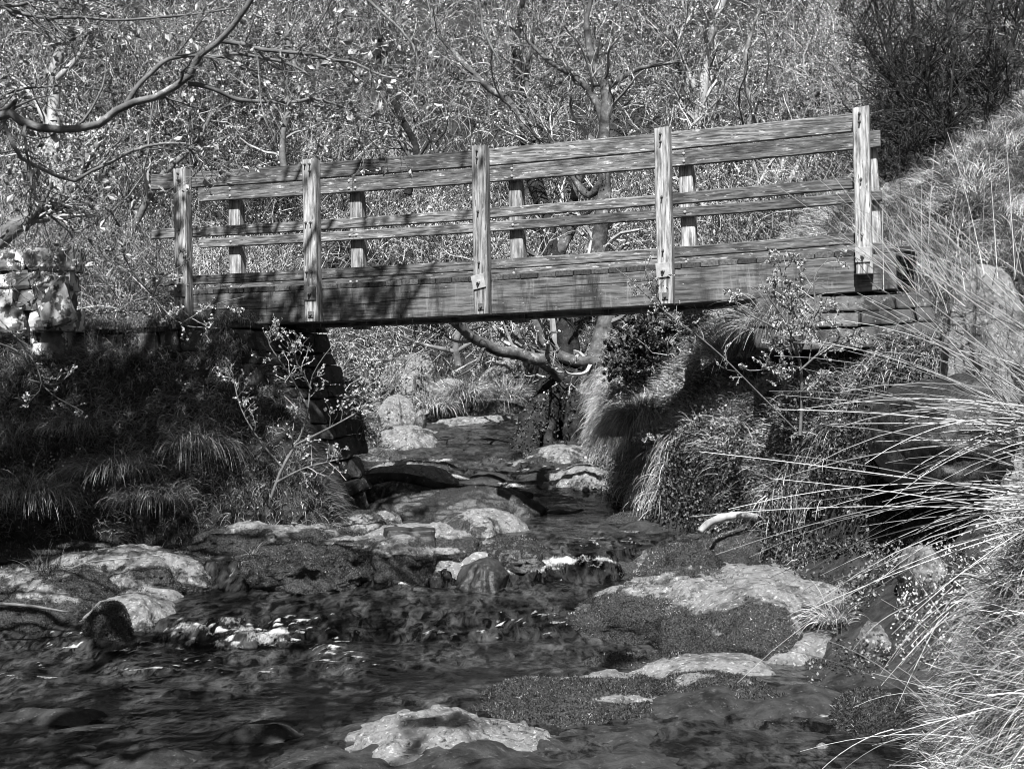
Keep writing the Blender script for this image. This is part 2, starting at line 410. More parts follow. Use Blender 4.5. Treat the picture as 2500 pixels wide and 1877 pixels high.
def ground_at(px, py, y0=4.5, y1=40):
    """where the line of sight through a photo point first meets the ground or water"""
    ys = np.linspace(y0, y1, 1400)
    d = _f * F + R_ * (px * K - 1250) - U_ * (py * K - 938.5)
    P = CAM + d[None] * (ys / d[1])[:, None]
    g = np.maximum(ground(P[:, 0], P[:, 1]), np.where(P[:, 0] < 3, zw(P[:, 0], P[:, 1]), -9))
    k = np.argmax(P[:, 2] < g)
    return P[k]

# ------------------------------------------------------------------ bedrock of the stream, scoured and mossy
bx_ = np.arange(-5.2, 3.0, .028); by_ = np.concatenate([np.arange(5.6, 14, .024), np.arange(14, 21.2, .045)])
X, Y = np.meshgrid(bx_, by_); Hb = np.full_like(X, -.14); MOb = np.zeros_like(X); Wsum = np.full_like(X, 1e-6)
wx1 = .13 * fbm(X * 2.3, Y * 2.3, 0, 3, seed=201); wy1 = .13 * fbm(X * 2.3, Y * 2.3, 0, 3, seed=202)
for (px, py, hw, hd, hh, mo_) in BED:
    p = ground_at(px, py, 5, 21.5); hwm = hw * K / F * p[1]
    q = ((X - p[0] + wx1) / hwm) ** 2 + ((Y - p[1] + wy1) / hd) ** 2; g = np.exp(-q * 1.15)
    Hb = np.maximum(Hb, -.14 + (hh + .14) * np.exp(-q ** 1.6 * .9)); MOb += g * mo_; Wsum += g
MOb = MOb / Wsum
f1 = fbm(X * 1.7, Y * 3.4, 0, 4, seed=205); f2 = fbm(X * 7, Y * 11, 0, 4, seed=206)
Hb = Hb + (.030 * f1 + .011 * f2) * smooth(-.15, .02, Hb)
lay = .03; qz = (Hb + .05 * X + .04 * f1) / lay; fr = qz - np.floor(qz); Hb = Hb + (smooth(.5, .95, fr) - fr) * lay * .7
MOf = np.clip(.5 + (MOb - .5) * 1.1 + .38 * fbm(X * 2.6, Y * 3.6, 0, 5, seed=208, gain=.6) - .8 * np.clip(Hb - .05, -.1, .1), 0, 1)
Zr = zw(X, Y) + Hb
_bed = gridmesh(X, Y, Zr, 'rock_bed', M['rock'], {'moss': MOf.ravel()}); tag(_bed, kind='structure')
# moss shoots over it
nb_ = 420000; i_ = RNG.integers(1, X.shape[0] - 2, nb_ * 2); wgt = (12.0 / Y[i_, 0]) ** 1.0; i_ = i_[RNG.uniform(size=len(i_)) < wgt * .6]; j_ = RNG.integers(1, X.shape[1] - 2, len(i_))
k_ = (Hb[i_, j_] > -.006) & (MOf[i_, j_] > .52 + .10 * RNG.normal(size=len(i_))); i_, j_ = i_[k_], j_[k_]
fu, fv = RNG.uniform(size=len(i_)), RNG.uniform(size=len(i_))
P = np.stack([X[i_, j_] + fu * .028, Y[i_, j_] + fv * (Y[i_ + 1, j_] - Y[i_, j_]), Zr[i_, j_] * (1 - fv) + Zr[i_ + 1, j_] * fv], 1)
V_, Q_ = blades(P, np.array([0, -.3, .8]) + RNG.normal(size=P.shape) * .45, .017 * RNG.uniform(.4, 1.5, len(P)) * (1 + .5 * vnoise(P[:, 0] * 9, P[:, 1] * 9, seed=210)), .0055, .3, 3)
tag(mk('moss_carpet', V_, [Q_], M['moss']), 'dark wet moss carpeting the bedrock of the stream', 'moss', kind='stuff')

# ------------------------------------------------------------------ water
wx = np.arange(-5.5, 3.2, .025); wy = np.concatenate([np.arange(2.5, 4.5, .1), np.arange(4.5, 14, .022), np.arange(14, 21.3, .045)])
X, Y = np.meshgrid(wx, wy)
Zb = zw(X, Y)
FO = np.zeros_like(Zb)
foam_spots = [  # photo px, py, half width px, half depth m, strength
    (1212, 1207, 42, .04, .7), (1120, 1218, 100, .10, .62), (1290, 1212, 60, .05, .6), (1030, 1218, 50, .16, .6), (940, 1245, 60, .20, .35), (900, 1262, 70, .2, .3), (560, 1370, 110, .16, .62), (400, 1372, 100, .13, .5), (470, 1398, 90, .08, .45),
    (250, 1405, 70, .05, .4), (390, 1445, 60, .06, .45), (600, 1392, 60, .07, .4), (700, 1405, 70, .03, .4), (940, 995, 55, .16, .7), (880, 1010, 40, .12, .5),
    (1085, 1046, 70, .12, .8), (1000, 1030, 30, .12, .7), (1160, 1052, 40, .06, .5), (1040, 905, 60, .2, .5), (1120, 893, 60, .2, .5), (560, 1580, 80, .06, .35), (220, 1560, 70, .06, .35),
    (1350, 1150, 60, .10, .45), (1290, 1165, 60, .10, .4), (1150, 1190, 60, .08, .4), (1000, 1160, 50, .06, .3)]
for (px, py, hw, hd, st) in foam_spots:
    p = ground_at(px, py, 5, 21); yy = p[1]; hwm = hw * K / F * yy
    q = ((X - p[0]) / hwm) ** 2 + ((Y - yy) / hd) ** 2
    FO = np.maximum(FO, st * np.exp(-q * 1.1))
flow = .7 * (X) + Y     # the stream runs towards the camera and a little left
# ripples: long soft folds across the flow, short ones over ledges
wob = .25 * vnoise(X * .8, Y * .8, seed=21)
r1 = fbm((X + .45 * Y) * 2.6 + wob, (Y - .3 * X) * 2.4, 0, 4, seed=22, gain=.55)
r2 = fbm((X + .45 * Y) * 9 + r1, (Y - .3 * X) * 7, 0, 3, seed=23)
r3 = fbm(X * 24, Y * 42, 0, 2, seed=24)
gyg = np.gradient(Zb, axis=0) / np.gradient(Y, axis=0)
steep = smooth(.12, .5, gyg)
act = .35 + .65 * smooth(-.3, .6, vnoise(X * .7, Y * 1.1, seed=30)) + steep
calm = np.exp(-((X - .9) / .9) ** 2 - ((Y - 6.3) / .6) ** 2)
act = act * (1 - .8 * calm)
r4 = fbm((X + .45 * Y) * 19 + 2 * r1, (Y - .3 * X) * 15, 0, 3, seed=26)
Zw = Zb + act * (.020 * r1 + .009 * r2 + .003 * r4 + .001 * r3) + FO * (.004 + .006 * r2 + .011 * r4 + .006 * r3)
spark = smooth(.25, .75, fbm(X * 5, Y * 9, 0, 3, seed=31)) 
foam_glint = np.clip(FO * (1.05 + .8 * r2 + .5 * r3), 0, 1) + steep * .30 * smooth(.1, .9, spark + .3 * r3) + .9 * smooth(.62, .95, r4 + .5 * r3) * smooth(.35, 1.1, act) * smooth(-.3, .5, r1)  # last term paints sun sparkles on the crests as white colour
gridmesh(X, Y, Zw, 'stream', None or M['rush'], {'foam_glint': foam_glint.ravel()})
stream = bpy.data.objects['stream']; tag(stream, kind='structure'); stream.name = 'water'
def water_mat():
    m = bpy.data.materials.new('stream_water'); m.use_nodes = True; nt = m.node_tree; N = nt.nodes; Lk = nt.links.new
    b = N['Principled BSDF']; b.inputs['Roughness'].default_value = .12; b.inputs['IOR'].default_value = 1.33
    b.inputs['Specular IOR Level'].default_value = .2
    g = N.new('ShaderNodeNewGeometry'); mp = N.new('ShaderNodeMapping'); mp.inputs['Rotation'].default_value = (0, 0, -.45); mp.inputs['Scale'].default_value = (3.2, 1.3, 1)
    Lk(g.outputs['Position'], mp.inputs[0])
    n = N.new('ShaderNodeTexNoise'); n.inputs['Scale'].default_value = 4.5; n.inputs['Detail'].default_value = 9; n.inputs['Roughness'].default_value = .68; n.inputs['Distortion'].default_value = .6
    Lk(mp.outputs[0], n.inputs['Vector'])
    rp = N.new('ShaderNodeValToRGB'); rp.color_ramp.elements[0].position = .42; rp.color_ramp.elements[1].position = .72
    rp.color_ramp.elements[0].color = G3(.002); rp.color_ramp.elements[1].color = G3(.075); Lk(n.outputs[0], rp.inputs[0])
    n9 = N.new('ShaderNodeTexNoise'); n9.inputs['Scale'].default_value = 1.3; n9.inputs['Detail'].default_value = 4; Lk(mp.outputs[0], n9.inputs['Vector'])
    r9 = N.new('ShaderNodeMapRange'); r9.inputs['From Min'].default_value = .38; r9.inputs['From Max'].default_value = .62; r9.inputs['To Min'].default_value = .1; r9.inputs['To Max'].default_value = 1.6; Lk(n9.outputs[0], r9.inputs[0])
    v9 = N.new('ShaderNodeVectorMath'); v9.operation = 'SCALE'; Lk(rp.outputs[0], v9.inputs[0]); Lk(r9.outputs[0], v9.inputs['Scale'])
    a = N.new('ShaderNodeAttribute'); a.attribute_name = 'foam_glint'
    n2 = N.new('ShaderNodeTexNoise'); n2.inputs['Scale'].default_value = 22; n2.inputs['Detail'].default_value = 8; n2.inputs['Roughness'].default_value = .75
    Lk(mp.outputs[0], n2.inputs['Vector'])
    ad = N.new('ShaderNodeMath'); ad.operation = 'MULTIPLY_ADD'; ad.inputs[1].default_value = 1.7; ad.inputs[2].default_value = -.9; Lk(n2.outputs[0], ad.inputs[0])
    s = N.new('ShaderNodeMath'); s.operation = 'ADD'; Lk(a.outputs['Fac'], s.inputs[0]); Lk(ad.outputs[0], s.inputs[1])
    mr = N.new('ShaderNodeMapRange'); mr.inputs['From Min'].default_value = .35; mr.inputs['From Max'].default_value = 1.25; mr.inputs['To Max'].default_value = .8; Lk(s.outputs[0], mr.inputs[0])
    x = N.new('ShaderNodeMix'); x.data_type = 'RGBA'; Lk(mr.outputs[0], x.inputs[0]); Lk(v9.outputs[0], x.inputs[6]); x.inputs[7].default_value = G3(.8)
    Lk(x.outputs[2], b.inputs['Base Color'])
    rr = N.new('ShaderNodeMapRange'); rr.inputs['To Min'].default_value = .1; rr.inputs['To Max'].default_value = .5; Lk(mr.outputs[0], rr.inputs[0]); Lk(rr.outputs[0], b.inputs['Roughness'])
    bp = N.new('ShaderNodeBump'); bp.inputs['Strength'].default_value = .35; bp.inputs['Distance'].default_value = .02
    n5 = N.new('ShaderNodeTexNoise'); n5.inputs['Scale'].default_value = 9; n5.inputs['Detail'].default_value = 6; Lk(mp.outputs[0], n5.inputs['Vector'])
    Lk(n5.outputs[0], bp.inputs['Height']); Lk(bp.outputs[0], b.inputs['Normal'])
    return m
stream.data.materials[0] = water_mat()

# ------------------------------------------------------------------ footbridge (own frame: x along, y across, z up)
ORG = (-1.72, 12.305, 3.109)
BR = empty('footbridge', ORG, YAW, 'weathered timber footbridge with post and rail parapets crossing the stream', 'footbridge')
XS = [-1.222, 0.0, 1.5, 3.0, 4.5]; PW, PD = .118, .112
def zo(x):
    t = (x + 1.222) / 5.722
    return -.0292 * 4 * t * (1 - t) + .0082 * (x - 1.5)
W0 = .95
def bent_beam(x0, x1, y0, y1, z0, z1, name, m, n=24, wig=.0, parent=None, skew=0):
    xs = np.linspace(x0, x1, n); prof = [(y0, z0 + .006), (y0 + .006, z0), (y1 - .006, z0), (y1, z0 + .006), (y1, z1 - .006), (y1 - .006, z1), (y0 + .006, z1), (y0, z1 - .006)]
    V = []
    for x in xs:
        for (a, b) in prof: V.append((x, a + wig * float(vnoise(x * 2, b * 3, seed=9)), b + zo(x)))
    V = np.array(V); k = len(prof); Q = []
    for i in range(n - 1):
        for j in range(k):
            Q.append([i * k + j, i * k + (j + 1) % k, (i + 1) * k + (j + 1) % k, (i + 1) * k + j])
    o0 = len(V); V = np.vstack([V, [[x0, (y0 + y1) / 2, (z0 + z1) / 2 + zo(x0)], [x1, (y0 + y1) / 2, (z0 + z1) / 2 + zo(x1)]]])
    T = [[o0, (j + 1) % k, j] for j in range(k)] + [[o0 + 1, (n - 1) * k + j, (n - 1) * k + (j + 1) % k] for j in range(k)]
    Q = np.array(Q)[:, ::-1]; T = np.array(T)
    # one end cut slightly out of square
    me = mk(name, V - np.array([x0, 0, 0]), [Q, T], m, parent or BR)
    me.location = (x0, 0, 0)
    return me
# beams
nb = bent_beam(-1.30, 4.78, PD + .004, PD + .15, -.763, -.492, 'beam', M['beam'], 60)
fb = bent_beam(-1.30, 4.78, W0 - .15, W0 - .004, -.763, -.492, 'beam', M['beam'], 40)
mb = MB()       # long shrinkage splits in the face of the near beam
for (xa, xb, zz) in ((-1.2, -.15, -.615), (.15, 1.45, -.628), (1.66, 2.6, -.622), (3.15, 4.4, -.60)):
    n = 26; xs = np.linspace(xa, xb, n); zc = zz + .012 * np.array([float(vnoise(x * 2.2, 1, seed=40)) for x in xs]) + .012 * (xs - xa)
    w = .0022 * np.sin(np.linspace(0, math.pi, n)) + .0006
    V = np.concatenate([np.stack([xs, np.full(n, PD + .0015), zc + np.array([zo(x) for x in xs]) + s * w], 1) for s in (-1, 1)])
    V2 = V.copy(); V2[:, 1] += .02
    i = np.arange(n - 1)
    mb.add(np.vstack([V, V2]), [np.stack([i, i + 1, i + 1 + n, i + n], 1), np.stack([i + 2 * n, i, i + n, i + 3 * n], 1)[:1]])
mb.build('split', M['crack'], nb)
# deck planks: one part, the boards are its pattern
mb = MB(); x = -1.34; k = 0
while x < 4.78:
    w = .140 + random.uniform(-.004, .004); e = random.uniform(-.006, .010); t = random.uniform(-.003, .003)
    mb.box((x, PD + .004 - max(e, -.003) * .6, -.490 + zo(x)), (x + w, W0 - .002, -.446 + zo(x) + t), .004)
    x += w + .006
mb.build('deck', M['plank'], BR)
# cross beams under the deck
for x in (-.6, .9, 2.3, 3.8):
    q = MB().box((x, PD + .152, -.72 + zo(x)), (x + .1, W0 - .152, -.60 + zo(x)), .004).build('cross_beam', M['beam'], BR)
# rails
NEAR = [(.440, .575), (.012, .096), (-.402, -.318)]
def rail(x0, x1, y0, z0, z1, name='rail', par=None):
    o = bent_beam(x0, x1, y0, y0 + .044, z0, z1, name, M['rail'], 10)
    return o
ends = [-1.51, 0.045, 1.545, 3.045, 4.525]
for i in range(4):
    for (a, b) in NEAR:
        g = .028 if i < 3 else .075
        rail(ends[i] + (.006 if i else 0), ends[i + 1] - .004 - (.0 if i < 3 else .0), PD + .001, a + random.uniform(-.004, .004), b + random.uniform(-.003, .003))
fends = [-1.50, -.005, 1.3, 2.9, 4.66]
fends = [-1.50, .055, 1.56, 3.06, 4.64]
for i in range(4):
    for (a, b) in NEAR:
        r_ = rail(fends[i], fends[i + 1] - .003, W0 - .046, a, b)
        bx = XS[i] + .05 if i != 1 else XS[i] + .02
        hs = [b - .035, a + .035] if b > .3 else [(a + b) / 2]
        for h in hs:
            for dx in ([0, .062] if i in (1,) else [0]):
                MB().cyl((bx + dx - fends[i], W0 - .046, h + zo(bx)), (0, -1, 0), .013, .003, 10, .008).build('bolt_head', M['steel'], r_)
# posts
def post(i, near=True):
    x = XS[i]; y0 = 0.0 if near else W0
    zt = .578 + zo(x) + (.012 if near else -.0); zb_ = -.763 + zo(x)
    if near and i == 0: zb_ = -.70
    if near and i == 4: zb_ = -.615
    if not near: zb_ = -.78 + zo(x)
    n = 14; V = []; prof = [(0, .008), (.008, 0), (PW - .008, 0), (PW, .008), (PW, PD - .008), (PW - .008, PD), (.008, PD), (0, PD - .008)]
    lean = (.010 if near else -.0)
    zs = np.linspace(0, 1, n)
    for t in zs:
        z = zb_ + (zt - zb_) * t
        dx = .004 * float(vnoise(z * 3, i * 7.3 + near, seed=50)) + (0 if near else .028 * (.5 - t))
        wsc = 1 if near else (1.10 - .16 * t)
        for (a, b) in prof:
            V.append((dx + (a - PW / 2) * wsc + PW / 2, b + (.02 * t if not near else 0) + .0025 * float(vnoise(z * 5, a * 20 + i, seed=51)), z + (.012 * (a / PW) if t == 1 and i in (3, 4) else 0)))
    V = np.array(V); k = 8; Q = []
    for a in range(n - 1):
        for j in range(k): Q.append([a * k + j, a * k + (j + 1) % k, (a + 1) * k + (j + 1) % k, (a + 1) * k + j])
    o0 = len(V); V = np.vstack([V, [V[:k].mean(0)], [V[-k:].mean(0)]])
    T = [[o0, (j + 1) % k, j] for j in range(k)] + [[o0 + 1, (n - 1) * k + j, (n - 1) * k + (j + 1) % k] for j in range(k)]
    p = mk('post', V, [np.array(Q), np.array(T)], M['post'], BR)
    p.location = (x, y0 + (0 if near else .001), 0)
    if near:
        zc = zo(x)
        cols = [.052] if i != 1 else [.030, .074]
        for cxx in cols:
            for h in (.548, .488, .060, -.352):
                if i == 1 and cxx == .030 and h == .488: continue
                q = MB()
                q.cyl((cxx, .002, h + zc), (0, -1, -.15), .0055, .034, 7)
                q.cyl((cxx, .002, h + zc), (0, -1, 0), .011, .009, 6)
                q.build('bolt', M['dull'], p)
        # plates
        rot = {0: .02, 1: .03, 2: -.2, 3: -.08, 4: .0}[i]
        zc0 = {0: -.46, 1: -.53, 2: -.505, 3: -.505, 4: -.50}[i] + zo(x); cx0 = {0: .052, 1: .058, 2: .045, 3: .05, 4: .052}[i]
        q = MB(); q.box((-.054, -.012, -.056), (.054, -.001, .056), .002)
        q.cyl((0, -.012, -.002), (0, -1, 0), .019, .004, 14); q.cyl((0, -.014, -.002), (0, -1, 0), .015, .016, 6); q.cyl((0, -.03, -.002), (0, -1, 0), .008, .014, 8)
        pl = q.build('bolt_plate', M['steel'] if i > 1 else M['dull'], p); pl.location = (cx0, 0, zc0); pl.rotation_euler = (0, rot, 0)
        if i in (1, 2, 3):
            q = MB(); q.box((-.026, -.008, -.027), (.026, -.001, .027), .002)
            q.cyl((0, -.008, 0), (0, -1, 0), .011, .012, 6)
            pl = q.build('bolt_plate', M['dull'], p); pl.location = (.062, 0, -.705 + zo(x)); pl.rotation_euler = (0, .03, 0)
    return p
for i in range(5): post(i, True); post(i, False)
# rusty flat straps hanging under the beam
def b2w(v):
    c, s = math.cos(YAW), math.sin(YAW)
    return np.array([ORG[0] + c * v[0] - s * v[1], ORG[1] + s * v[0] + c * v[1], ORG[2] + v[2]])

# ------------------------------------------------------------------ masonry
def block(mb, c, size, rz=0.0, tilt=0.0, seed=0, rough=.02, sub=5):
    """one rough stone: a subdivided box, rounded and dented"""
    n = sub; lin = np.linspace(-1, 1, n + 1)
    V = []; Q = []
    for ax in range(3):
        for sg in (-1, 1):
            a, b = np.meshgrid(lin, lin); p = np.zeros(a.shape + (3,)); o = [k for k in range(3) if k != ax]
            p[..., ax] = sg; p[..., o[0]] = a; p[..., o[1]] = b
            base = sum(len(v) for v in V); V.append(p.reshape(-1, 3))
            i = (np.arange(n)[:, None] * (n + 1) + np.arange(n)[None]).ravel() + base
            q = np.stack([i, i + 1, i + n + 2, i + n + 1], 1)
            flip = (sg < 0) ^ (ax == 1)
            Q.append(q[:, ::-1] if flip else q)
    V = np.concatenate(V); Q = np.concatenate(Q)
    ln = (np.abs(V) ** 12).sum(1) ** (1 / 12.0); V = V / ln[:, None]
    s = np.array(size) / 2; V = V * s
    nn = fbm(V[:, 0] * 7 + seed * 3.7, V[:, 1] * 7 + seed, V[:, 2] * 7 + seed * 1.3, 3, seed=seed % 97)
    V = V + unit(V) * (nn * rough)[:, None]
    ct, st = math.cos(tilt), math.sin(tilt)
    V = np.stack([V[:, 0] * ct + V[:, 2] * st, V[:, 1], -V[:, 0] * st + V[:, 2] * ct], 1)
    cz, sz = math.cos(rz), math.sin(rz)
    V = np.stack([V[:, 0] * cz - V[:, 1] * sz, V[:, 0] * sz + V[:, 1] * cz, V[:, 2]], 1) + np.array(c)
    # shared edges are doubled; keep flat shading
    mb.add(V, [Q])

def masonry(name, mat_, label, cat, x0t, x1t, x1b, yf, yb, zt, zb_, batter=.18, seed=1):
    """coursed rubble in the bridge's frame: front face and right-hand return, battered"""
    mb = MB(); rnd = random.Random(seed); z = zb_
    while z < zt - .03:
        h = rnd.uniform(.10, .23); h = min(h, zt - z); x = x0t; y = yf
        while x < x1t - .02:
            w = min(rnd.uniform(.16, .6), x1t - x)
            if x1t - x - w < .1: w = x1t - x
            d = .26
            block(mb, (x + w / 2, y + d / 2 + rnd.uniform(-.02, .03), z + h / 2), (w - .004, d, h - .003), rnd.uniform(-.03, .03), rnd.uniform(-.05, .04), rnd.randrange(999), .014, 8)
            x += w
        yy = y + .24
        while yy < yb:
            w = rnd.uniform(.2, .4); block(mb, (x1t - .13 + rnd.uniform(-.02, .02), yy + w / 2, z + h / 2), (.26, w - .01, h - .008), 0, 0, rnd.randrange(999), .016); yy += w
        mb.box((x0t + .1, y + .15, z), (x1t - .12, yb - .05, z + h), .01)
        z += h
    for V in mb.V:
        t = 1 - (V[:, 2] - zb_) / (zt - zb_)
        V[:, 0] += t * (x1b - x1t) * (V[:, 0] - x0t) / (x1t - x0t); V[:, 1] -= batter * t
        V[:, 2] += .03 * vnoise(V[:, 0] * 2.2, V[:, 1] * 1.5, V[:, 2] * .8, seed=seed)
    o = mb.build(name, mat_)
    o.location = ORG; o.rotation_euler = (0, 0, YAW)
    tag(o, label, cat); return o
masonry('stone_abutment', M['stone'], 'mossy rubble stone abutment under the left end of the footbridge', 'abutment', -2.35, -.42, .12, -.22, 1.25, -.78, -2.45, seed=5)
masonry('stone_abutment', M['stone'], 'stone abutment half buried in grass under the right end of the footbridge', 'abutment', 3.75, 5.0, 5.1, .0, 1.3, -.73, -1.15, seed=9)
# stone parapet end on the left
mb = MB(); rnd = random.Random(3)
rows = [(2.28, .2, [(-4.45, .4), (-4.02, .38)]), (2.46, .18, [(-4.5, .36), (-4.12, .42)]), (2.63, .16, [(-4.5, .5), (-4.03, .36)]), (2.78, .2, [(-4.5, .46), (-4.04, .42)])]
for z, h, bl in rows:
    for x, w in bl: block(mb, (x + w / 2 - .02, 12.55 + rnd.uniform(-.03, .03), z + h / 2), (w, .4, h), rnd.uniform(-.08, .08), rnd.uniform(-.05, .05), rnd.randrange(999), .03)
mb.box((-4.45, 12.45, 1.9), (-3.75, 12.75, 2.9), .02)
tag(mb.build('stone_pillar', M['white_stone']), 'broken stone wall end with white lichen, left of the abutment', 'wall')
mb = MB(); block(mb, at(118, 655, 12.15), (.26, .3, .36), .2, -.28, 71, .03, 6)
tag(mb.build('leaning_boulder', M['white_stone']), 'pale stone block leaning against the broken wall end at left', 'rock')

# ------------------------------------------------------------------ rocks
def sphere_grid(n):
    lin = np.tan(np.linspace(-1, 1, n + 1) * math.pi / 4); V = []; Q = []
    for ax in range(3):
        for sg in (-1, 1):
            a, b = np.meshgrid(lin, lin); p = np.zeros(a.shape + (3,)); o = [k for k in range(3) if k != ax]
            p[..., ax] = sg; p[..., o[0]] = a; p[..., o[1]] = b
            base = sum(len(v) for v in V); V.append(unit(p.reshape(-1, 3)))
            i = (np.arange(n)[:, None] * (n + 1) + np.arange(n)[None]).ravel() + base
            q = np.stack([i, i + 1, i + n + 2, i + n + 1], 1)
            Q.append(q[:, ::-1] if (sg < 0) ^ (ax == 1) else q)
    V = np.concatenate(V); Q = np.concatenate(Q)
    key = np.round(V * 1e5).astype(np.int64); _, ui, inv = np.unique(key, axis=0, return_index=True, return_inverse=True)
    return V[ui], inv.ravel()[Q]
_SG = {}
def rock(name, label, l, r, top, base, y, depth, seed, moss=.5, m='rock', power=2.6, rough=.10, n=48, rz=0.0, shoots=0, bare=(), angular=0.0, smat='moss', slen=.016, prof=.62):
    """rock spanning photo columns l..r at distance y; 'top' = photo row of its highest point, 'base' = height below which it is sunk (m)"""
    if n not in _SG: _SG[n] = sphere_grid(n)
    U, Q = _SG[n]
    pl, pr = at(l, top, y), at(r, top, y); w = (pr[0] - pl[0]) / 2; cx = (pl[0] + pr[0]) / 2; zt = at((l + r) / 2, top, y)[2]
    zb_ = float(zw(np.array(cx), np.array(y))) - .12 if base is None else base
    hz = max(zt - zb_, .08)
    if angular or prof == 0:
        ln = (np.abs(U) ** power).sum(1) ** (1 / power); V = U / ln[:, None]
    else:
        rho = np.hypot(U[:, 0], U[:, 1]); V = U.copy(); V[:, 2] = np.sign(U[:, 2]) * np.maximum(1 - rho ** 2.2, 0) ** prof
        V[:, 2] = np.maximum(V[:, 2], -.6)
        an = np.arctan2(U[:, 1], U[:, 0]); oc = 1 + .22 * vnoise(np.cos(an) * 1.7 + seed, np.sin(an) * 1.7, seed=seed) + .10 * vnoise(np.cos(an) * 5 + seed, np.sin(an) * 5, seed=seed + 1)
        V[:, :2] *= (oc * 1.06)[:, None]
    if angular:
        rs = np.random.default_rng(seed)
        for _ in range(9):
            nrm = unit(rs.normal(size=3)); dcut = rs.uniform(.62, .9)
            ex = V @ nrm - dcut; V = V - np.outer(np.maximum(ex, 0) * angular, nrm)
    s0 = seed * 5.13
    V = V * np.array([w, depth / 2, hz])
    sc_ = 1.6 / max(w, .25)
    nn = fbm(V[:, 0] * sc_ + s0, V[:, 1] * sc_, V[:, 2] * sc_ * 1.6, 5, seed=seed, gain=.5)
    V = V + unit(V / np.array([w, depth / 2, hz])) * (nn * rough * min(w, .6))[:, None] * np.array([1, 1, .55])
    # bedding ledges
    fine = fbm(V[:, 0] * 11 + s0, V[:, 1] * 14, V[:, 2] * 20, 4, seed=seed + 5)
    V[:, 2] += .010 * fine
    if not angular and prof:
        up_ = U[:, 2] > -.1
        lay = .034 + .01 * math.sin(seed); wz_ = V[:, 2] + .05 * nn + .10 * V[:, 1] * math.sin(seed * 2.1) + .06 * V[:, 0] * math.cos(seed)
        fr = wz_ / lay - np.floor(wz_ / lay); st = (smooth(.55, .95, fr) - fr) * lay
        V[:, 2] += up_ * st * .75 * smooth(-.2, .4, fbm(V[:, 0] * 2.3 + s0, V[:, 1] * 2.3, 0, 2, seed=seed + 3))
    topness = np.clip(V[:, 2] / hz, -1, 1)
    mo = .5 + .42 * fbm(V[:, 0] * 3.6 + s0, V[:, 1] * 4.6, V[:, 2] * 5, 5, seed=seed + 9, gain=.62) + (moss - .5) * 1.3 - .55 * (topness - .75)
    cz, sz = math.cos(rz), math.sin(rz)
    V = np.stack([V[:, 0] * cz - V[:, 1] * sz, V[:, 0] * sz + V[:, 1] * cz, V[:, 2]], 1) + np.array([cx, y, zb_])
    for (bx, by, bw, bh) in bare:      # bare, scoured patches (photo px): no moss grows there
        pj = np.array([proj(v) for v in V]); q = ((pj[:, 0] - bx) / bw) ** 2 + ((pj[:, 1] - by) / bh) ** 2
        mo = mo - 1.1 * np.exp(-q * 1.3) * (1 + .5 * nn)
    cen = V.mean(0); cen[2] = zb_
    mo = np.clip(mo, 0, 1)
    o = mk(name, V - cen, [Q], M[m], None, True, {'moss': mo}); o.location = cen
    tag(o, label, 'rock')
    if shoots:
        rs = RNG; fi = rs.integers(0, len(Q), shoots); w4 = rs.dirichlet(np.ones(4), shoots)
        P = (V[Q[fi]] * w4[..., None]).sum(1); mm = (mo[Q[fi]] * w4).sum(1)
        e1 = V[Q[fi][:, 2]] - V[Q[fi][:, 0]]; e2 = V[Q[fi][:, 3]] - V[Q[fi][:, 1]]; nr = unit(np.cross(e1, e2))
        wz = zw(P[:, 0], P[:, 1])
        k = (mm > .5 + .12 * rs.normal(size=shoots)) & (nr[:, 2] > -.1) & (nr[:, 1] < .75) & (P[:, 2] > wz - .01)
        P, nr = P[k], nr[k]; nL = len(P)
        if nL < 10: return o
        Vb, Qb = blades(P - cen - nr * .003, nr + .55 * rs.normal(size=(nL, 3)) + np.array([0, -.1, .15]), slen * rs.uniform(.5, 1.3, nL), slen * .32, .3, 3)
        mk('moss', Vb, [Qb], M[smat], o)['kind'] = 'stuff'
    return o
rock('river_rock', 'smooth pale dome of rock with a dark moss patch, lowest in front of the camera', 705, 1215, 1536, None, 6.75, .95, 3, .12, rough=.10, n=90, shoots=30000, power=2.3, bare=[(880, 1600, 150, 45)])
rock('river_rock', 'long mossy slab with two bare pale ridges beside the dark pool', 1000, 1500, 1460, None, 7.75, 1.25, 8, .9, rough=.12, n=90, shoots=90000, power=2.6, bare=[(1250, 1452, 170, 14), (1370, 1510, 110, 12), (1440, 1530, 30, 24)])
rock('river_rock', 'dark moss cushion adjoining the slab, above the still pool at right', 1400, 1700, 1460, None, 7.8, 1.0, 12, .8, rough=.12, n=70, shoots=50000, power=2.6)
rock('river_rock', 'bright bare tongue of stone behind the mossy slab', 1340, 1700, 1412, None, 8.5, .8, 15, .16, rough=.08, n=70, shoots=9000, power=2.8, bare=[(1520, 1425, 150, 22)])
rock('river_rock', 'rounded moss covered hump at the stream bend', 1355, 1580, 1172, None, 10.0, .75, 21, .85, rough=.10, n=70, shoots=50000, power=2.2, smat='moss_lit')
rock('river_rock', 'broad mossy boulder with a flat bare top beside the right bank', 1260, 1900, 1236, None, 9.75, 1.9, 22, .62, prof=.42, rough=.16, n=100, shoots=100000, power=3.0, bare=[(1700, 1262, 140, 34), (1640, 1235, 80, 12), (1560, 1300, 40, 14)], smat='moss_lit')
rock('river_rock', 'low pale ledge below the mossy boulder with white pebbles', 1560, 1960, 1352, None, 9.0, .9, 27, .35, rough=.07, n=70, shoots=24000, power=3, bare=[(1700, 1375, 110, 22)])
rock('river_rock', 'mossy mound under the hanging grass at lower right', 1780, 1990, 1495, None, 7.0, .8, 31, .8, rough=.1, n=60, shoots=30000)
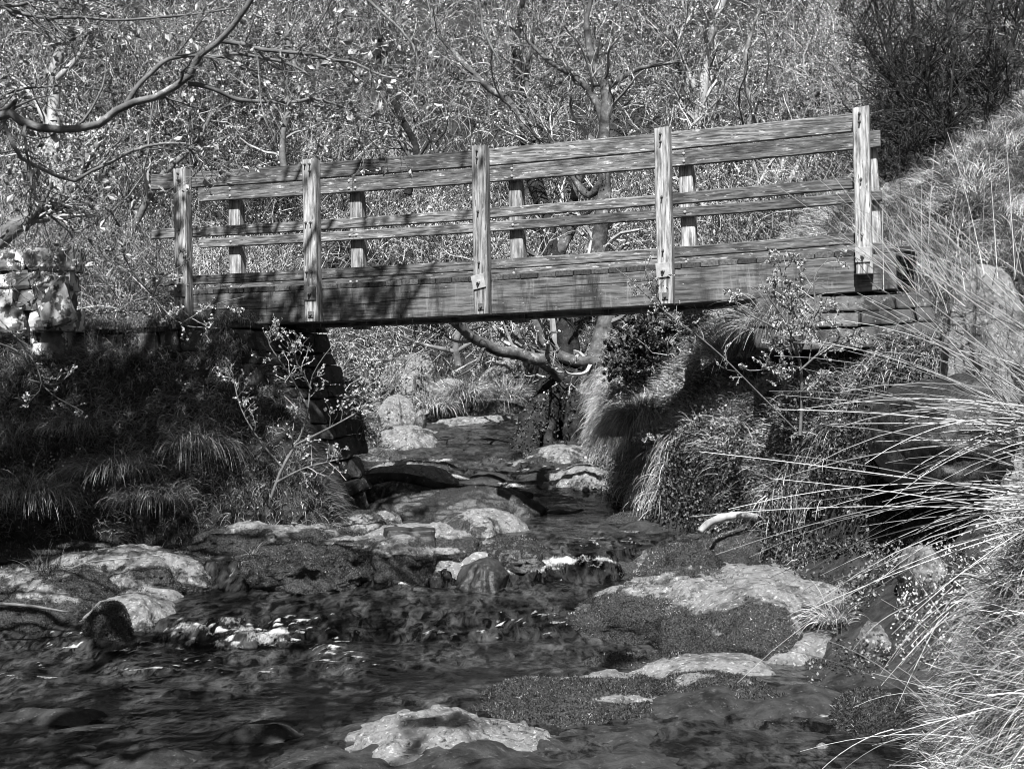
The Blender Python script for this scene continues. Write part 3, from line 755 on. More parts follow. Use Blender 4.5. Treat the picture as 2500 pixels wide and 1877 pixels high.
rock('small_stone', 'small pointed pale stone standing in the still pool', 1752, 1803, 1600, None, 6.55, .14, 33, .1, rough=.22, n=20, power=1.7, angular=.8)
rock('river_rock', 'domed ledge with scoured top among moss at far left of the stream', 120, 450, 1176, None, 10.8, 1.0, 41, .50, rough=.12, n=80, shoots=40000, bare=[(290, 1195, 90, 22)])
rock('river_rock', 'dark mossy shelf running out of the left edge of the picture', -160, 330, 1232, None, 10.4, 1.1, 42, .72, rough=.14, n=80, shoots=50000)
rock('river_rock', 'pale lichen crusted rock lip hanging over the left pool', 190, 385, 1283, None, 9.9, .6, 43, .30, rough=.12, n=60, shoots=14000, bare=[(290, 1310, 70, 20)])
rock('river_rock', 'small black moss knob beside the pale rock lip', 178, 292, 1300, None, 9.65, .35, 44, .95, rough=.12, n=40, shoots=12000)
rock('river_rock', 'grey slab split by moss under the left abutment', 420, 780, 1121, None, 11.6, .9, 51, .62, prof=.4, rough=.2, n=70, shoots=14000, bare=[(600, 1122, 140, 12)])
rock('river_rock', 'mossy cushion shelf in the middle of the stream', 520, 850, 1180, None, 10.95, .9, 52, .85, prof=.35, rough=.2, n=80, shoots=50000)
rock('river_rock', 'pale flat shelf carrying the square stone block', 690, 1040, 1149, None, 11.15, .9, 53, .45, prof=.3, rough=.14, n=80, shoots=12000, bare=[(830, 1150, 160, 16), (920, 1190, 90, 10)])
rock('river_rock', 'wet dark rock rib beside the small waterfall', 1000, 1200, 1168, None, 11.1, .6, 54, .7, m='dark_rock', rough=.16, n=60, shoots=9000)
rock('river_rock', 'water washed boulder just left of the white froth', 985, 1110, 1206, None, 10.6, .5, 55, .5, m='dark_rock', rough=.14, n=50)
rock('river_rock', 'leaf shaped pale slab lying in the pool below the bridge', 940, 1145, 1097, None, 12.2, .8, 61, .30, rough=.06, n=60, shoots=5000, bare=[(1060, 1100, 80, 8)])
rock('river_rock', 'dark rounded rock at the foot of the abutment shrub', 700, 890, 1098, None, 12.2, .7, 62, .6, rough=.12, n=50, shoots=7000)
rock('river_rock', 'long moss covered rib, darkened in colour for the shade of the bridge', 760, 1150, 1052, None, 13.2, .7, 63, .9, m='dark_rock', rough=.14, n=60, shoots=9000)
rock('river_rock', 'sloping striped slab upstream of the black rib', 735, 1010, 1003, None, 14.3, 1.0, 64, .38, rough=.12, n=60, bare=[(850, 1010, 90, 14)], power=2.2)
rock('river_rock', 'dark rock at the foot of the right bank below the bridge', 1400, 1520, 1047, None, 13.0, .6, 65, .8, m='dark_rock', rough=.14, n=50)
rock('river_rock', 'bright wedge of bedrock by the grass tussock', 1190, 1330, 1003, None, 14.6, 1.1, 66, .12, rough=.08, n=50, power=2.4)
rock('river_rock', 'pale slab just in front of the tree roots', 1140, 1330, 960, None, 15.6, 1.0, 67, .38, rough=.10, n=50)
rock('river_rock', 'dark wave shaped rock in mid channel behind the bridge', 1125, 1200, 985, None, 15.3, .5, 68, .9, m='dark_rock', rough=.14, n=40)
rock('river_rock', 'flat pale slab lying in the upper channel', 815, 940, 918, None, 16.4, .9, 69, .12, rough=.09, n=50, power=3)
rock('boulder', 'round white topped boulder at the left of the upper channel', 808, 905, 850, None, 18.2, .6, 71, .10, rough=.10, n=40, power=2.3)
rock('boulder', 'small grey stone against the round white boulder', 890, 925, 885, None, 18.0, .3, 72, .4, rough=.12, n=30)
rock('boulder', 'big angular boulder under the far scrub', 795, 985, 766, 1.45, 19.9, .9, 73, .12, rough=.06, n=50, power=4, angular=1.0)
rock('boulder', 'squarish boulder in front of the big angular one', 885, 958, 803, 1.4, 19.7, .6, 74, .2, rough=.06, n=40, power=4, angular=1.0)
rock('boulder', 'wide smooth boulder behind the grass by the twisted tree', 1020, 1180, 775, 1.4, 20.2, 1.0, 75, .12, rough=.08, n=50)
rock('river_rock', 'cracked bedrock sheet at the top of the visible stream', 930, 1175, 862, None, 19.6, 1.4, 76, .10, rough=.07, n=50, power=3)
rock('river_rock', 'low bedrock step crossed by a thin chute of water', 905, 1150, 898, None, 18.4, .8, 77, .18, rough=.09, n=50, power=3)
rock('river_rock', 'pale rock at the left edge of the upper channel', 745, 830, 880, None, 17.6, .8, 78, .35, rough=.1, n=40)
rock('boulder', 'pale flat topped stone in the bank behind the rushes', 2040, 2215, 572, 1.5, 9.6, .6, 81, .12, m='rock', rough=.08, n=50, prof=.4)
rock('boulder', 'white lichened rock glimpsed through the rush stems', 2095, 2190, 700, 1.0, 8.9, .5, 82, .1, m='rock', rough=.16, n=50)
rock('boulder', 'white rock in the grass at the right above the mossy ledge', 1935, 2060, 1172, .45, 8.6, .5, 83, .2, rough=.14, n=40, angular=.6)
rock('boulder', 'dark mass added as an overhang to shade the hollow behind the hanging grass at right', 1880, 2150, 800, 1.30, 9.25, 1.5, 84, .9, m='dark_rock', rough=.12, n=50, angular=.5)  # overhang added, dark in colour, to make the hollow below it dark
rock('small_stone', 'half round stone in shade below the pale ledge', 1850, 1922, 1345, .1, 8.3, .3, 85, .3, rough=.12, n=30)
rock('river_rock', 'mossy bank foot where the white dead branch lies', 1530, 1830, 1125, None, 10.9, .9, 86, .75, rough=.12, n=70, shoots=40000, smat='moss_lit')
rock('river_rock', 'pale rock glimpsed at the rim of the right hand pool', 1870, 2200, 1648, None, 6.3, .5, 87, .2, rough=.1, n=40)
# square block on the pale shelf
mb = MB(); block(mb, at(886, 1162, 11.0), (.37, .24, .15), .06, .04, 12, .03, 12)
tag(mb.build('stone_block', M['dark_rock']), 'single rectangular stone block sitting on the pale shelf', 'stone block')

# ------------------------------------------------------------------ grass
def scatter(n, xr, yr, keep):
    x = RNG.uniform(*xr, n); y = RNG.uniform(*yr, n); z = ground(x, y)
    k = keep(x, y, z); return np.stack([x, y, z], 1)[k]
def inframe(P, m=60):
    d = P - CAM; z = d @ _f; px = (1250 + F * (d @ R_) / z) / K; py = (938.5 - F * (d @ U_) / z) / K
    return (px > -m) & (px < 2212 + m) & (py > -m) & (py < 1661 + m), px, py
def gnormal(x, y, e=.06):
    gxn = (ground(x + e, y) - ground(x - e, y)) / (2 * e); gyn = (ground(x, y + e) - ground(x, y - e)) / (2 * e)
    return unit(np.stack([-gxn, -gyn, np.ones_like(gxn)], 1))
def grass_field(name, P, L, W, droop, m, lean=.35, up=.5, n=4):
    nr = gnormal(P[:, 0], P[:, 1]); cl = unit(np.stack([vnoise(P[:, 0] * 3, P[:, 1] * 3, seed=60), vnoise(P[:, 0] * 3, P[:, 1] * 3, seed=61), np.zeros(len(P))], 1))
    D = nr * (1 - up) + np.array([0, 0, up]) + cl * lean + RNG.normal(size=P.shape) * .5 + .5 * np.stack([vnoise(P[:, 0] * 11, P[:, 1] * 11, seed=63), vnoise(P[:, 0] * 11, P[:, 1] * 11, seed=64), np.zeros(len(P))], 1)
    l = L * RNG.uniform(.4, 1.25, len(P)) * (1 + .35 * vnoise(P[:, 0] * 2, P[:, 1] * 2, seed=62))
    V, Q = blades(P - nr * .01, D, l, W * RNG.uniform(.6, 1.3, len(P)), droop, n)
    return V, Q
def xr_(y): return bank_edge(y)
mbg = MB()
P = scatter(48000, (1.2, 4.4), (4.2, 8.5), lambda x, y, z: (x > xr_(y) - .02) & (x < 1.0 + .3463 * y + 1.2)); P = P[inframe(P, 900)[0]]
mbg.add(*[a if i == 0 else [a] for i, a in enumerate(grass_field('', P, .17, .0075, .6, None, .5, .3, 5))])
# thatch hanging over the near edge of the right bank
P = scatter(26000, (1.25, 2.3), (4.6, 7.4), lambda x, y, z: (x > xr_(y) - .02) & (x < xr_(y) + .55))
V_, Q_ = blades(P, np.stack([-.8 + .6 * RNG.normal(size=len(P)), -.35 + .6 * RNG.normal(size=len(P)), .5 + .6 * RNG.normal(size=len(P))], 1), .24 * RNG.uniform(.3, 1.4, len(P)), .006, RNG.uniform(.4, 2.6, len(P)), 6)
mbg.add(V_, [Q_])
P = scatter(125000, (1.0, 6.5), (8.3, 14.5), lambda x, y, z: (x > xr_(y) + .03) & (x < .3463 * y + .6)); P = P[inframe(P)[0]]
mbg.add(*[a if i == 0 else [a] for i, a in enumerate(grass_field('', P, .17, .006, .85, None, .45, .3, 4))])
P = scatter(50000, (.4, 8), (14.0, 20), lambda x, y, z: (x > xr_(y) + .25)); P = P[inframe(P)[0]]
mbg.add(*[a if i == 0 else [a] for i, a in enumerate(grass_field('', P, .16, .009, .7, None, .4, .3, 3))])
# blades hanging down the steep foot of the bank
n_ = 26000; y_ = RNG.uniform(12.2, 16.5, n_); x_ = bank_edge(y_) + RNG.uniform(-.05, .30, n_)
k_ = RNG.uniform(size=n_) < .10; x_ = np.where(k_, RNG.uniform(1.6, 3.4, n_), x_); y_ = np.where(k_, RNG.uniform(10.35, 10.75, n_), y_)
P = np.stack([x_, y_, ground(x_, y_)], 1); P = P[P[:, 2] > zw(x_, y_) + .12]
V_, Q_ = blades(P, np.stack([-.7 + .5 * RNG.normal(size=len(P)), -.8 + .4 * RNG.normal(size=len(P)), .3 + .4 * RNG.normal(size=len(P))], 1), .22 * RNG.uniform(.3, 1.4, len(P)), .007, RNG.uniform(.8, 3, len(P)), 6)
mbg.add(V_, [Q_])
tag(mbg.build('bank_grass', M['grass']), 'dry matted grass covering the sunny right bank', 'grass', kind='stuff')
mbg = MB()
P = scatter(80000, (-5.2, -1.4), (11.3, 13.6), lambda x, y, z: z > zw(x, y) + .02); P = P[inframe(P)[0]]
mbg.add(*[a if i == 0 else [a] for i, a in enumerate(grass_field('', P, .15, .006, 1.0, None, .4, .2, 4))])
P = scatter(60000, (-6.5, -1.3), (13.6, 19), lambda x, y, z: z > zw(x, y) + .03); P = P[inframe(P)[0]]
mbg.add(*[a if i == 0 else [a] for i, a in enumerate(grass_field('', P, .15, .009, .7, None, .4, .3, 3))])
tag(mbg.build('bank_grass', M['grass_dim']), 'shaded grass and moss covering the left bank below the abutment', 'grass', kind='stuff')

def b2w_arr(A):
    c, s_2 = math.cos(YAW), math.sin(YAW)
    return np.stack([ORG[0] + c * A[:, 0] - s_2 * A[:, 1], ORG[1] + s_2 * A[:, 0] + c * A[:, 1], ORG[2] + A[:, 2]], 1)
mbg = MB()
n_ = 30000; xx = RNG.uniform(-2.4, .1, n_); zz = RNG.uniform(-2.4, -.76, n_); tt = (-.78 - zz) / 1.67
kk_ = (xx < -.42 + .54 * tt) & (vnoise(xx * 3.1, zz * 4.3, seed=120) + .5 * vnoise(xx * 9, zz * 9, seed=121) + .5 * smooth(-1.2, -1.9, zz) > .15)
A = np.stack([xx, -.235 - .18 * tt, zz], 1)[kk_]
V_, Q_ = blades(b2w_arr(A), np.array([0, -.8, .1]) + RNG.normal(size=A.shape) * .5, .07 * RNG.uniform(.4, 1.6, len(A)), .006, RNG.uniform(.5, 3, len(A)), 4); mbg.add(V_, [Q_])
n_ = 9000; A = np.stack([RNG.uniform(-2.5, -.40, n_), RNG.uniform(-.28, .0, n_), np.full(n_, -.775)], 1)
A = A[vnoise(A[:, 0] * 4, A[:, 1] * 4, seed=122) > -.3]
V_, Q_ = blades(b2w_arr(A), np.array([0, -.5, .7]) + RNG.normal(size=A.shape) * .5, .10 * RNG.uniform(.3, 1.5, len(A)), .006, RNG.uniform(.5, 2.4, len(A)), 4); mbg.add(V_, [Q_])
tag(mbg.build('wall_moss', M['grass_dim']), 'moss and fine grass growing over the stones of the left abutment', 'moss', kind='stuff')
# small loose leaves and broken straws over the banks
mbl = MB()
def litter(n, xr, yr, keep, L):
    P = scatter(n, xr, yr, keep); P = P[inframe(P)[0]]; P[:, 2] += RNG.uniform(.0, .14, len(P)) ** 1.0
    l = L * RNG.uniform(.4, 1.2, len(P)) * np.clip(P[:, 1] / 11, .6, 2)
    V, Q = leaves(P, RNG.normal(size=P.shape) + np.array([0, -.3, .2]), l, l * .7, .2); mbl.add(V, [Q])
litter(60000, (.6, 6), (8.8, 16), lambda x, y, z: (x > xr_(y) - .05) & (RNG.uniform(size=len(x)) < np.where(x > 2.3, .12, 1)) & (vnoise(x * 1.7, y * 1.7, seed=130) > -.15), .026)
litter(16000, (1.5, 3.4), (7.6, 10), lambda x, y, z: (z > zw(x, y) + .04) & (vnoise(x * 3, y * 3, seed=133) > -.3), .03)
litter(9000, (1.2, 3.4), (4.6, 8.8), lambda x, y, z: (x > xr_(y)) & (vnoise(x * 3, y * 3, seed=131) > .1), .022)
litter(26000, (-5.2, -1.3), (11.4, 17), lambda x, y, z: (z > zw(x, y) + .05) & (vnoise(x * 2, y * 2, seed=132) > -.1), .022)
tag(mbl.build('ground_ivy', M['leaf_bg']), 'tiny leafed ground cover scattered over both banks', 'ground cover', kind='stuff')
mbl = MB()
n_ = 30000; y_ = RNG.uniform(10.4, 15, n_); x_ = bank_edge(y_) + RNG.uniform(-.06, .22, n_); k_ = RNG.uniform(size=n_) < .45
x_ = np.where(k_, RNG.uniform(1.6, 3.6, n_), x_); y_ = np.where(k_, RNG.uniform(10.32, 10.68, n_), y_)
P = np.stack([x_, y_, ground(x_, y_) + RNG.uniform(-.02, .05, n_)], 1); P = P[P[:, 2] > zw(x_, y_) + .03]; P[:, 1] -= RNG.uniform(0, .06, len(P)); P[:, 0] -= RNG.uniform(0, .05, len(P))
l_ = .028 * RNG.uniform(.4, 1.2, len(P)); V_, Q_ = leaves(P, RNG.normal(size=P.shape) + np.array([-.3, -.6, -.2]), l_, l_ * .75, .2); mbl.add(V_, [Q_])
P = scatter(260000, (1.2, 3.8), (8.8, 12.2), lambda x, y, z: (z > zw(x, y) + .05) & (x < .3463 * y + .3)); P = P[gnormal(P[:, 0], P[:, 1])[:, 2] < .62]
P = P[:34000] + RNG.normal(size=P[:34000].shape) * .03 - np.array([.02, .03, 0]); l_ = .030 * RNG.uniform(.4, 1.2, len(P))
V_, Q_ = leaves(P, RNG.normal(size=P.shape) + np.array([-.3, -.6, -.2]), l_, l_ * .75, .2); mbl.add(V_, [Q_])
tag(mbl.build('ground_ivy', M['ivy']), 'dark ivy clothing the steep foot of the right bank', 'ground cover', kind='stuff')
P = scatter(9000, (1.25, 3.3), (4.6, 8.6), lambda x, y, z: x > xr_(y) - .02); P[:, 2] += RNG.uniform(0, .16, len(P)); D = unit(RNG.normal(size=P.shape) + np.array([-.5, -.2, -.1])); Ls = RNG.uniform(.06, .26, len(P))
Pp = P[:, None] + D[:, None] * (np.linspace(0, 1, 4)[None, :, None] * Ls[:, None, None]); Pp[:, :, 2] -= (np.linspace(0, 1, 4) ** 2)[None] * RNG.uniform(0, .06, len(P))[:, None]
V_, Q_ = tubes(Pp, np.full((len(P), 4), .0022) * RNG.uniform(.6, 1.3, (len(P), 1)), 3)
tag(mk('straw', V_, [Q_], M['rush']), 'broken bleached straws lying through the grass of the near right bank', 'straw', kind='stuff')

def tussock(px, py, y, r, L, n, label, m='grass', droop=1.2, lean=(0, 0, 0), cat='grass tussock', w=.006, radial=.3):
    p = at(px, py, y) if y else ground_at(px, py)
    a = RNG.uniform(0, 2 * math.pi, n); rr = r * np.sqrt(RNG.uniform(0, 1, n))
    B = np.stack([np.cos(a) * rr, np.sin(a) * rr, -.25 * rr], 1)
    D = np.stack([np.cos(a) * (.2 + rr / r) * radial * 2, np.sin(a) * (.2 + rr / r) * radial * 2, np.full(n, .9)], 1) + RNG.normal(size=(n, 3)) * .4 + np.array(lean)
    V, Q = blades(B, D, L * RNG.uniform(.45, 1.2, n), w * RNG.uniform(.6, 1.3, n), droop, 7)
    o = mk('grass_tussock', V, [Q], M[m]); o.location = p
    tag(o, label, cat); return o
tussock(1380, 905, 13.0, .18, .48, 2000, 'tall shaggy tussock of bleached grass overhanging the water below the tree', lean=(-.35, -.4, 0), droop=1.6)
tussock(1350, 935, 13.1, .12, .42, 900, 'smaller drooping tussock just below the tall bleached one', lean=(-.3, -.5, 0), droop=1.8)
rock('boulder', 'tumbled boulder left of the angular one, half hidden by the leafy bush', 735, 830, 800, 1.5, 19.5, .8, 91, .15, rough=.08, n=40, power=3.4, angular=.8)
rock('boulder', 'low broad boulder between the round one and the far tussock', 925, 1030, 818, 1.45, 19.2, .7, 92, .2, rough=.08, n=40, power=3, angular=.7)
tussock(1005, 848, 18.9, .26, .38, 1100, 'pale tussock between the far boulders and the twisted tree', w=.010)
tussock(930, 870, 18.8, .32, .3, 1400, 'low tussock hanging over the upper channel beside the round boulder', lean=(.1, -.4, 0), w=.010)
tussock(1090, 850, 19.0, .25, .35, 900, 'pale grass tuft close to the trunk of the twisted tree', w=.010)
tussock(1700, 690, 11.3, .3, .45, 1500, 'grass tuft at the stones under the right end of the bridge')
tussock(1590, 760, 12.2, .25, .4, 1200, 'upright grass tuft on the bank under the right half of the bridge', droop=.6)
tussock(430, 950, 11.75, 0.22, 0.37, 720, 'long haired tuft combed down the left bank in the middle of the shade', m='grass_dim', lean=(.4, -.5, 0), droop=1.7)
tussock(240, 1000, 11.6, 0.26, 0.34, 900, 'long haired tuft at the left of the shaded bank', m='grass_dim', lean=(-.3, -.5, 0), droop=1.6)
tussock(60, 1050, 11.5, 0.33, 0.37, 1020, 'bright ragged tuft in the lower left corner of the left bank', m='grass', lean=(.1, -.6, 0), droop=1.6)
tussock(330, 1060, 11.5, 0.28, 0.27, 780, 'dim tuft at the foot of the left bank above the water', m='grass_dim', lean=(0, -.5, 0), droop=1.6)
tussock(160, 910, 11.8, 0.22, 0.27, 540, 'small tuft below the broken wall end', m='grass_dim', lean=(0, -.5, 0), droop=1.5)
tussock(1800, 1335, 8.9, .10, .26, 260, 'isolated bleached tuft on the pale ledge at the right', lean=(-.3, -.2, 0), droop=1.0, w=.005)
tussock(545, 1195, 10.7, .05, .12, 40, 'tiny sprout of blades on the mossy cushion shelf', m='grass_dim', droop=.6, w=.005)
tussock(95, 1225, 10.1, .10, .18, 90, 'thin sprout of blades on the dark mossy shelf at left', m='grass_dim', droop=.6, w=.005)

def rush_clump(px, py, y, n, Lm, dirs, label, spread=.15, r=.0027):
    p = at(px, py, y)
    a = RNG.choice(len(dirs), n); D = np.array(dirs)[a] + RNG.normal(size=(n, 3)) * .17; D = unit(D)
    B = RNG.normal(size=(n, 3)) * spread * np.array([1, 1, .35])
    L = Lm * RNG.uniform(.45, 1.15, n); m_ = 8; Pp = [B]; d = D.copy(); dr = RNG.uniform(.02, .9, n)
    for k in range(m_ - 1):
        Pp.append(Pp[-1] + d * (L / (m_ - 1))[:, None]); d = d.copy(); d[:, 2] -= dr / (m_ - 1); d = unit(d)
    Pp = np.stack(Pp, 1); R = r * RNG.uniform(.6, 1.2, n)[:, None] * np.linspace(1, .35, m_)[None]
    V, Q = tubes(Pp, R, 4)
    o = mk('rush_clump', V, [Q], M['rush']); o.location = p
    tag(o, label, 'rushes'); return o
rush_clump(2350, 930, 5.4, 100, 1.0, [(-1, .1, .55), (-1, .0, .9), (-1, .2, .3), (-.8, .1, 1.2), (-1, -.1, .12)], 'big fan of pale rush stems reaching up and left from the right edge', .12)
rush_clump(2320, 1090, 5.3, 42, 1.15, [(-1, .0, .05), (-1, .1, -.15), (-1, .1, .25)], 'lower fan of rush stems sweeping left above the hanging grass', .10)
rush_clump(2060, 620, 9.3, 90, .9, [(-.5, -.1, 1), (-.8, 0, .8), (0, 0, 1)], 'thin rushes standing on the slope right of the bridge', .25, .0028)
rush_clump(1560, 730, 12.2, 45, .55, [(-.8, -.1, .7), (-.5, 0, 1)], 'few rushes under the bridge at the top of the right bank', .15, .003)
rush_clump(2180, 1560, 5.0, 30, .55, [(-.8, -.2, .3), (-.6, 0, .9), (-1, 0, -.2)], 'broken straws leaning out of the grass at lower right', .22, .0025)
rush_clump(2080, 1290, 6.6, 26, .5, [(-.9, -.1, -.55), (-.7, 0, -.8)], 'bent straws dipping towards the pale ledge', .12, .0025)

# ------------------------------------------------------------------ trees
def tree(name, label, cat, limbs, levels, barkm, twigm, leafm=None, leaf=None, trunk_n=22, sides=10, limbm=None, loc=None):
    """limbs: list of (points world, r0, r1); levels: list of spawn dicts; leaf: dict(n,L,W,cl)"""
    base = np.asarray(loc if loc is not None else limbs[0][0][0], float)
    root = empty(name, tuple(base), 0, label, cat)
    parts = []
    Ps = []; Rs = []
    for k, lb in enumerate(limbs):
        pts, r0, r1 = lb[:3]; bare_ = len(lb) > 3
        p = resample(np.asarray(pts, float), trunk_n) - base
        R = np.linspace(1, 0, trunk_n) ** .8 * (r0 - r1) + r1
        nn = vnoise(p[:, 0] * 6 + k, p[:, 1] * 6, p[:, 2] * 6, seed=70 + k); R = R * (1 + (.28 if bare_ else .12) * nn)
        p = p + np.stack([vnoise(p[:, 2] * 4, k * 3.1 + j, seed=90) for j in range(3)], 1) * r0 * .35 * np.linspace(0, 1, trunk_n)[:, None]
        V, Q = tubes(p[None], R[None], sides)
        if bare_:      # gnarled roots: knots and hollows, moss on top
            V = V + .05 * r0 / .15 * np.stack([fbm(V[:, 0] * 9 + j * 5, V[:, 1] * 9, V[:, 2] * 9, 3, seed=170 + j) for j in range(3)], 1)
            fi = RNG.integers(0, len(Q), 900); Pm = (V[Q[fi]] * RNG.dirichlet(np.ones(4), 900)[..., None]).sum(1)
            Vm, Qm = leaves(Pm, RNG.normal(size=(900, 3)) + np.array([0, -.6, .2]), .035, .025, .2); mk('ivy', Vm, [Qm], M['ivy'], root)['kind'] = 'stuff'
        mk('root' if bare_ else 'trunk' if k == 0 else 'limb', V, [Q], M[barkm if (k == 0 or bare_ or not limbm) else limbm], root, True)
        if not bare_: Ps.append(p); Rs.append(R)
    P = np.stack(Ps); R = np.stack(Rs); mb = MB(); allt = []
    for lv in levels:
        lv = dict(lv); k = lv.pop('k'); sd = lv.pop('sides', 4)
        P, R = spawn(P, R, k, **lv)
        V, Q = tubes(P, R, sd); mb.add(V, [Q]); allt.append(P)
    if levels: mb.build('twigs', M[twigm], root)
    if leafm and levels:
        tips = allt[-1]; n = leaf['n']; N = len(tips)
        idx = RNG.integers(0, N, n); j = RNG.integers(leaf.get('from', 1), tips.shape[1], n)
        C = tips[idx, j]; D = unit(tips[idx, j] - tips[idx, j - 1])
        cl = leaf.get('cl', 1); C = np.repeat(C, cl, 0); D = np.repeat(D, cl, 0)
        D = D * leaf.get('fwd', .5) + RNG.normal(size=D.shape) * .6
        L = leaf['L'] * RNG.uniform(.5, 1.2, len(C))
        V, Q = leaves(C, D, L, L * leaf.get('w', .6), .2)
        mk('foliage', V, [Q], M[leafm], root)
    return root
def c1(lst, y, y1=None, ox=0, oy=0):
    """crop coordinates of the photo's upper left -> world; distance runs y..y1"""
    n = len(lst); y1 = y if y1 is None else y1
    return [at(ox + a * .3409, oy + b * .3409, y + (y1 - y) * i / max(n - 1, 1)) for i, (a, b) in enumerate(lst)]
C2 = dict(ox=820 / K, oy=0); C3 = dict(ox=1650 / K, oy=0); C5 = dict(ox=820 / K, oy=600 / K)
# 1. overhanging tree on the left, its trunk just outside the picture
TRK = np.array([-4.35, 8.4, 0.35])
limbs = [
    ([TRK, TRK + (.1, 0, 1.6), TRK + (.3, -.1, 3.0), TRK + (.2, -.2, 4.6), TRK + (.5, -.4, 6.2)], .17, .06),
    ([TRK + (.12, 0, 1.9), TRK + (.6, -.4, 2.5)] + c1([(0, 740), (150, 790), (270, 815), (400, 825), (540, 815), (640, 790), (720, 730), (800, 660), (900, 650), (1000, 620), (1100, 565), (1185, 530), (1220, 450), (1260, 350), (1320, 285), (1400, 255), (1460, 170), (1510, 110), (1590, 0), (1700, -150), (1780, -320)], 7.3, 6.9), .034, .010),
    (c1([(800, 660), (870, 550), (950, 470), (1040, 390), (1130, 360), (1250, 350), (1380, 360), (1500, 340), (1650, 365), (1780, 390), (1900, 440), (2080, 560), (2150, 640)], 7.2, 7.4), .013, .004),
    (c1([(1400, 262), (1550, 285), (1650, 315), (1800, 330), (2000, 350), (2100, 380), (2240, 400), (2400, 470), (2520, 500)], 7.1, 6.9), .012, .004),
    (c1([(1190, 530), (1290, 545), (1400, 585), (1500, 630), (1650, 645), (1850, 650), (2000, 630), (2206, 690), (2350, 760), (2500, 790)], 7.1, 7.3), .012, .004),
    ([TRK + (.1, 0, 1.8)] + c1([(0, 720), (20, 780), (60, 880), (110, 960), (160, 1040), (240, 1060), (330, 1100), (450, 1155), (540, 1100), (700, 1030), (800, 970), (960, 920), (1150, 905), (1220, 950), (1260, 1040), (1310, 1160), (1340, 1240)], 7.4, 7.6), .017, .005),
    (c1([(160, 1040), (190, 1140), (230, 1260), (300, 1350), (420, 1450), (480, 1530)], 7.4, 7.3), .009, .003),
    ([TRK + (.2, -.1, 2.4)] + c1([(-60, 660), (0, 620), (60, 590), (150, 565), (270, 555), (450, 548), (650, 580), (750, 610)], 7.8, 7.9), .014, .003),
    ([TRK + (.3, -.1, 3.0)] + c1([(-60, 20), (0, 50), (150, 90), (300, 115), (500, 110), (700, 130), (850, 125), (1200, 95), (1450, 60)], 7.6, 7.4), .016, .004),
    ([TRK + (.3, -.1, 3.1)] + c1([(0, -60), (300, -60), (500, -20), (620, 20), (700, 60), (750, 180), (800, 280), (810, 350)], 7.9, 7.7), .012, .003),
    ([TRK + (.3, -.1, 3.3)] + c1([(400, -180), (800, -120), (990, 0), (1090, 110), (1180, 200), (1260, 300), (1330, 420)], 8.2, 7.9), .012, .003),
    (c1([(0, 40), (90, 35), (160, 25), (400, -60)], 7.6, 7.4), .012, .006),
    ([TRK + (.2, 0, 4.2), at(300, -260, 8.0), at(700, -240, 7.6), at(1000, -60, 7.3), at(1040, 60, 7.2), at(1080, 140, 7.1)], .03, .004),
    ([TRK + (.2, 0, 3.9), at(200, -160, 8.2), at(600, -130, 8.0), at(830, 30, 7.8), at(900, 120, 7.7), at(890, 210, 7.6)], .025, .004),
    ([TRK + (.2, 0, 4.4), TRK + (1.2, -1, 5.6), TRK + (2.3, -1.6, 6.0), TRK + (3.2, -2.2, 6.1)], .05, .01),
    ([TRK + (.3, 0, 5.0), TRK + (1.0, .6, 6.0), TRK + (1.7, 1.0, 6.8)], .045, .01),
    ([TRK + (.2, 0, 4.6), TRK + (0, -1.2, 5.6), TRK + (.2, -2.4, 6.2)], .05, .01),
    ([TRK + (.4, 0, 5.4), TRK + (1.6, -.4, 6.6), TRK + (2.7, -.6, 7.2)], .04, .01),
]
tree('overhanging_tree', 'tree leaning in from the left with long smooth branches and opening leaves', 'tree', limbs,
     [dict(k=15, L=.75, ang=(30, 70), n=8, up=.03, wig=.16, rr=.45, rmin=.0030, sides=5),
      dict(k=5, L=.30, ang=(30, 65), n=6, up=.05, wig=.22, rr=.6, rmin=.0020, sides=4),
      dict(k=2, L=.12, ang=(30, 60), n=4, up=.1, wig=.25, rr=.7, rmin=.0016, sides=3)],
     'bark', 'bark', 'leaf', dict(n=1500, L=.044, w=.5, cl=4, fwd=1.1, **{'from': 3}), trunk_n=40)
# crowns outside the picture that shade the left bank and the stream in front
def shade_tree(loc, label, h=6.5, r=2.4, n=5200, off=(0, 0), more=(), lo_=.45, ls_=.085):
    loc = np.array(loc, float)
    L = [([loc, loc + (.1, 0, h * .3), loc + (off[0] * .3, off[1] * .3, h * .6), loc + (off[0], off[1], h)], .16, .04)]
    for k in range(9):
        a = k * 2.4; q = loc + np.array([off[0], off[1], h * (lo_ + (.93 - lo_) / 9 * k)])
        L.append(([loc + (off[0] * .3 * (.4 + .06 * k), off[1] * .3, h * (.38 + .055 * k)), q + (math.cos(a) * r * .5, math.sin(a) * r * .5, .35), q + (math.cos(a) * r, math.sin(a) * r, .5)], .045, .01))
    L += [([loc + (off[0] * .5, off[1] * .5, h * .6), (loc + np.array(m_)) / 2 + (0, 0, h * .35), m_], .05, .012) for m_ in [np.array(q_, float) for q_ in more]]
    return tree('alder_tree', label, 'tree', L, [dict(k=12, L=1.1, n=6, up=.08, wig=.15, rr=.5, rmin=.005), dict(k=5, L=.45, n=5, up=.08, wig=.2, rr=.6, rmin=.003, sides=3)],
                'bark', 'bark', 'ivy', dict(n=n, L=ls_, w=.7, cl=2))
shade_tree((-4.7, 2.2, .6), 'leafy tree on the near left bank shading the stream', 6.2, 2.5, 11000, (2.3, .6))
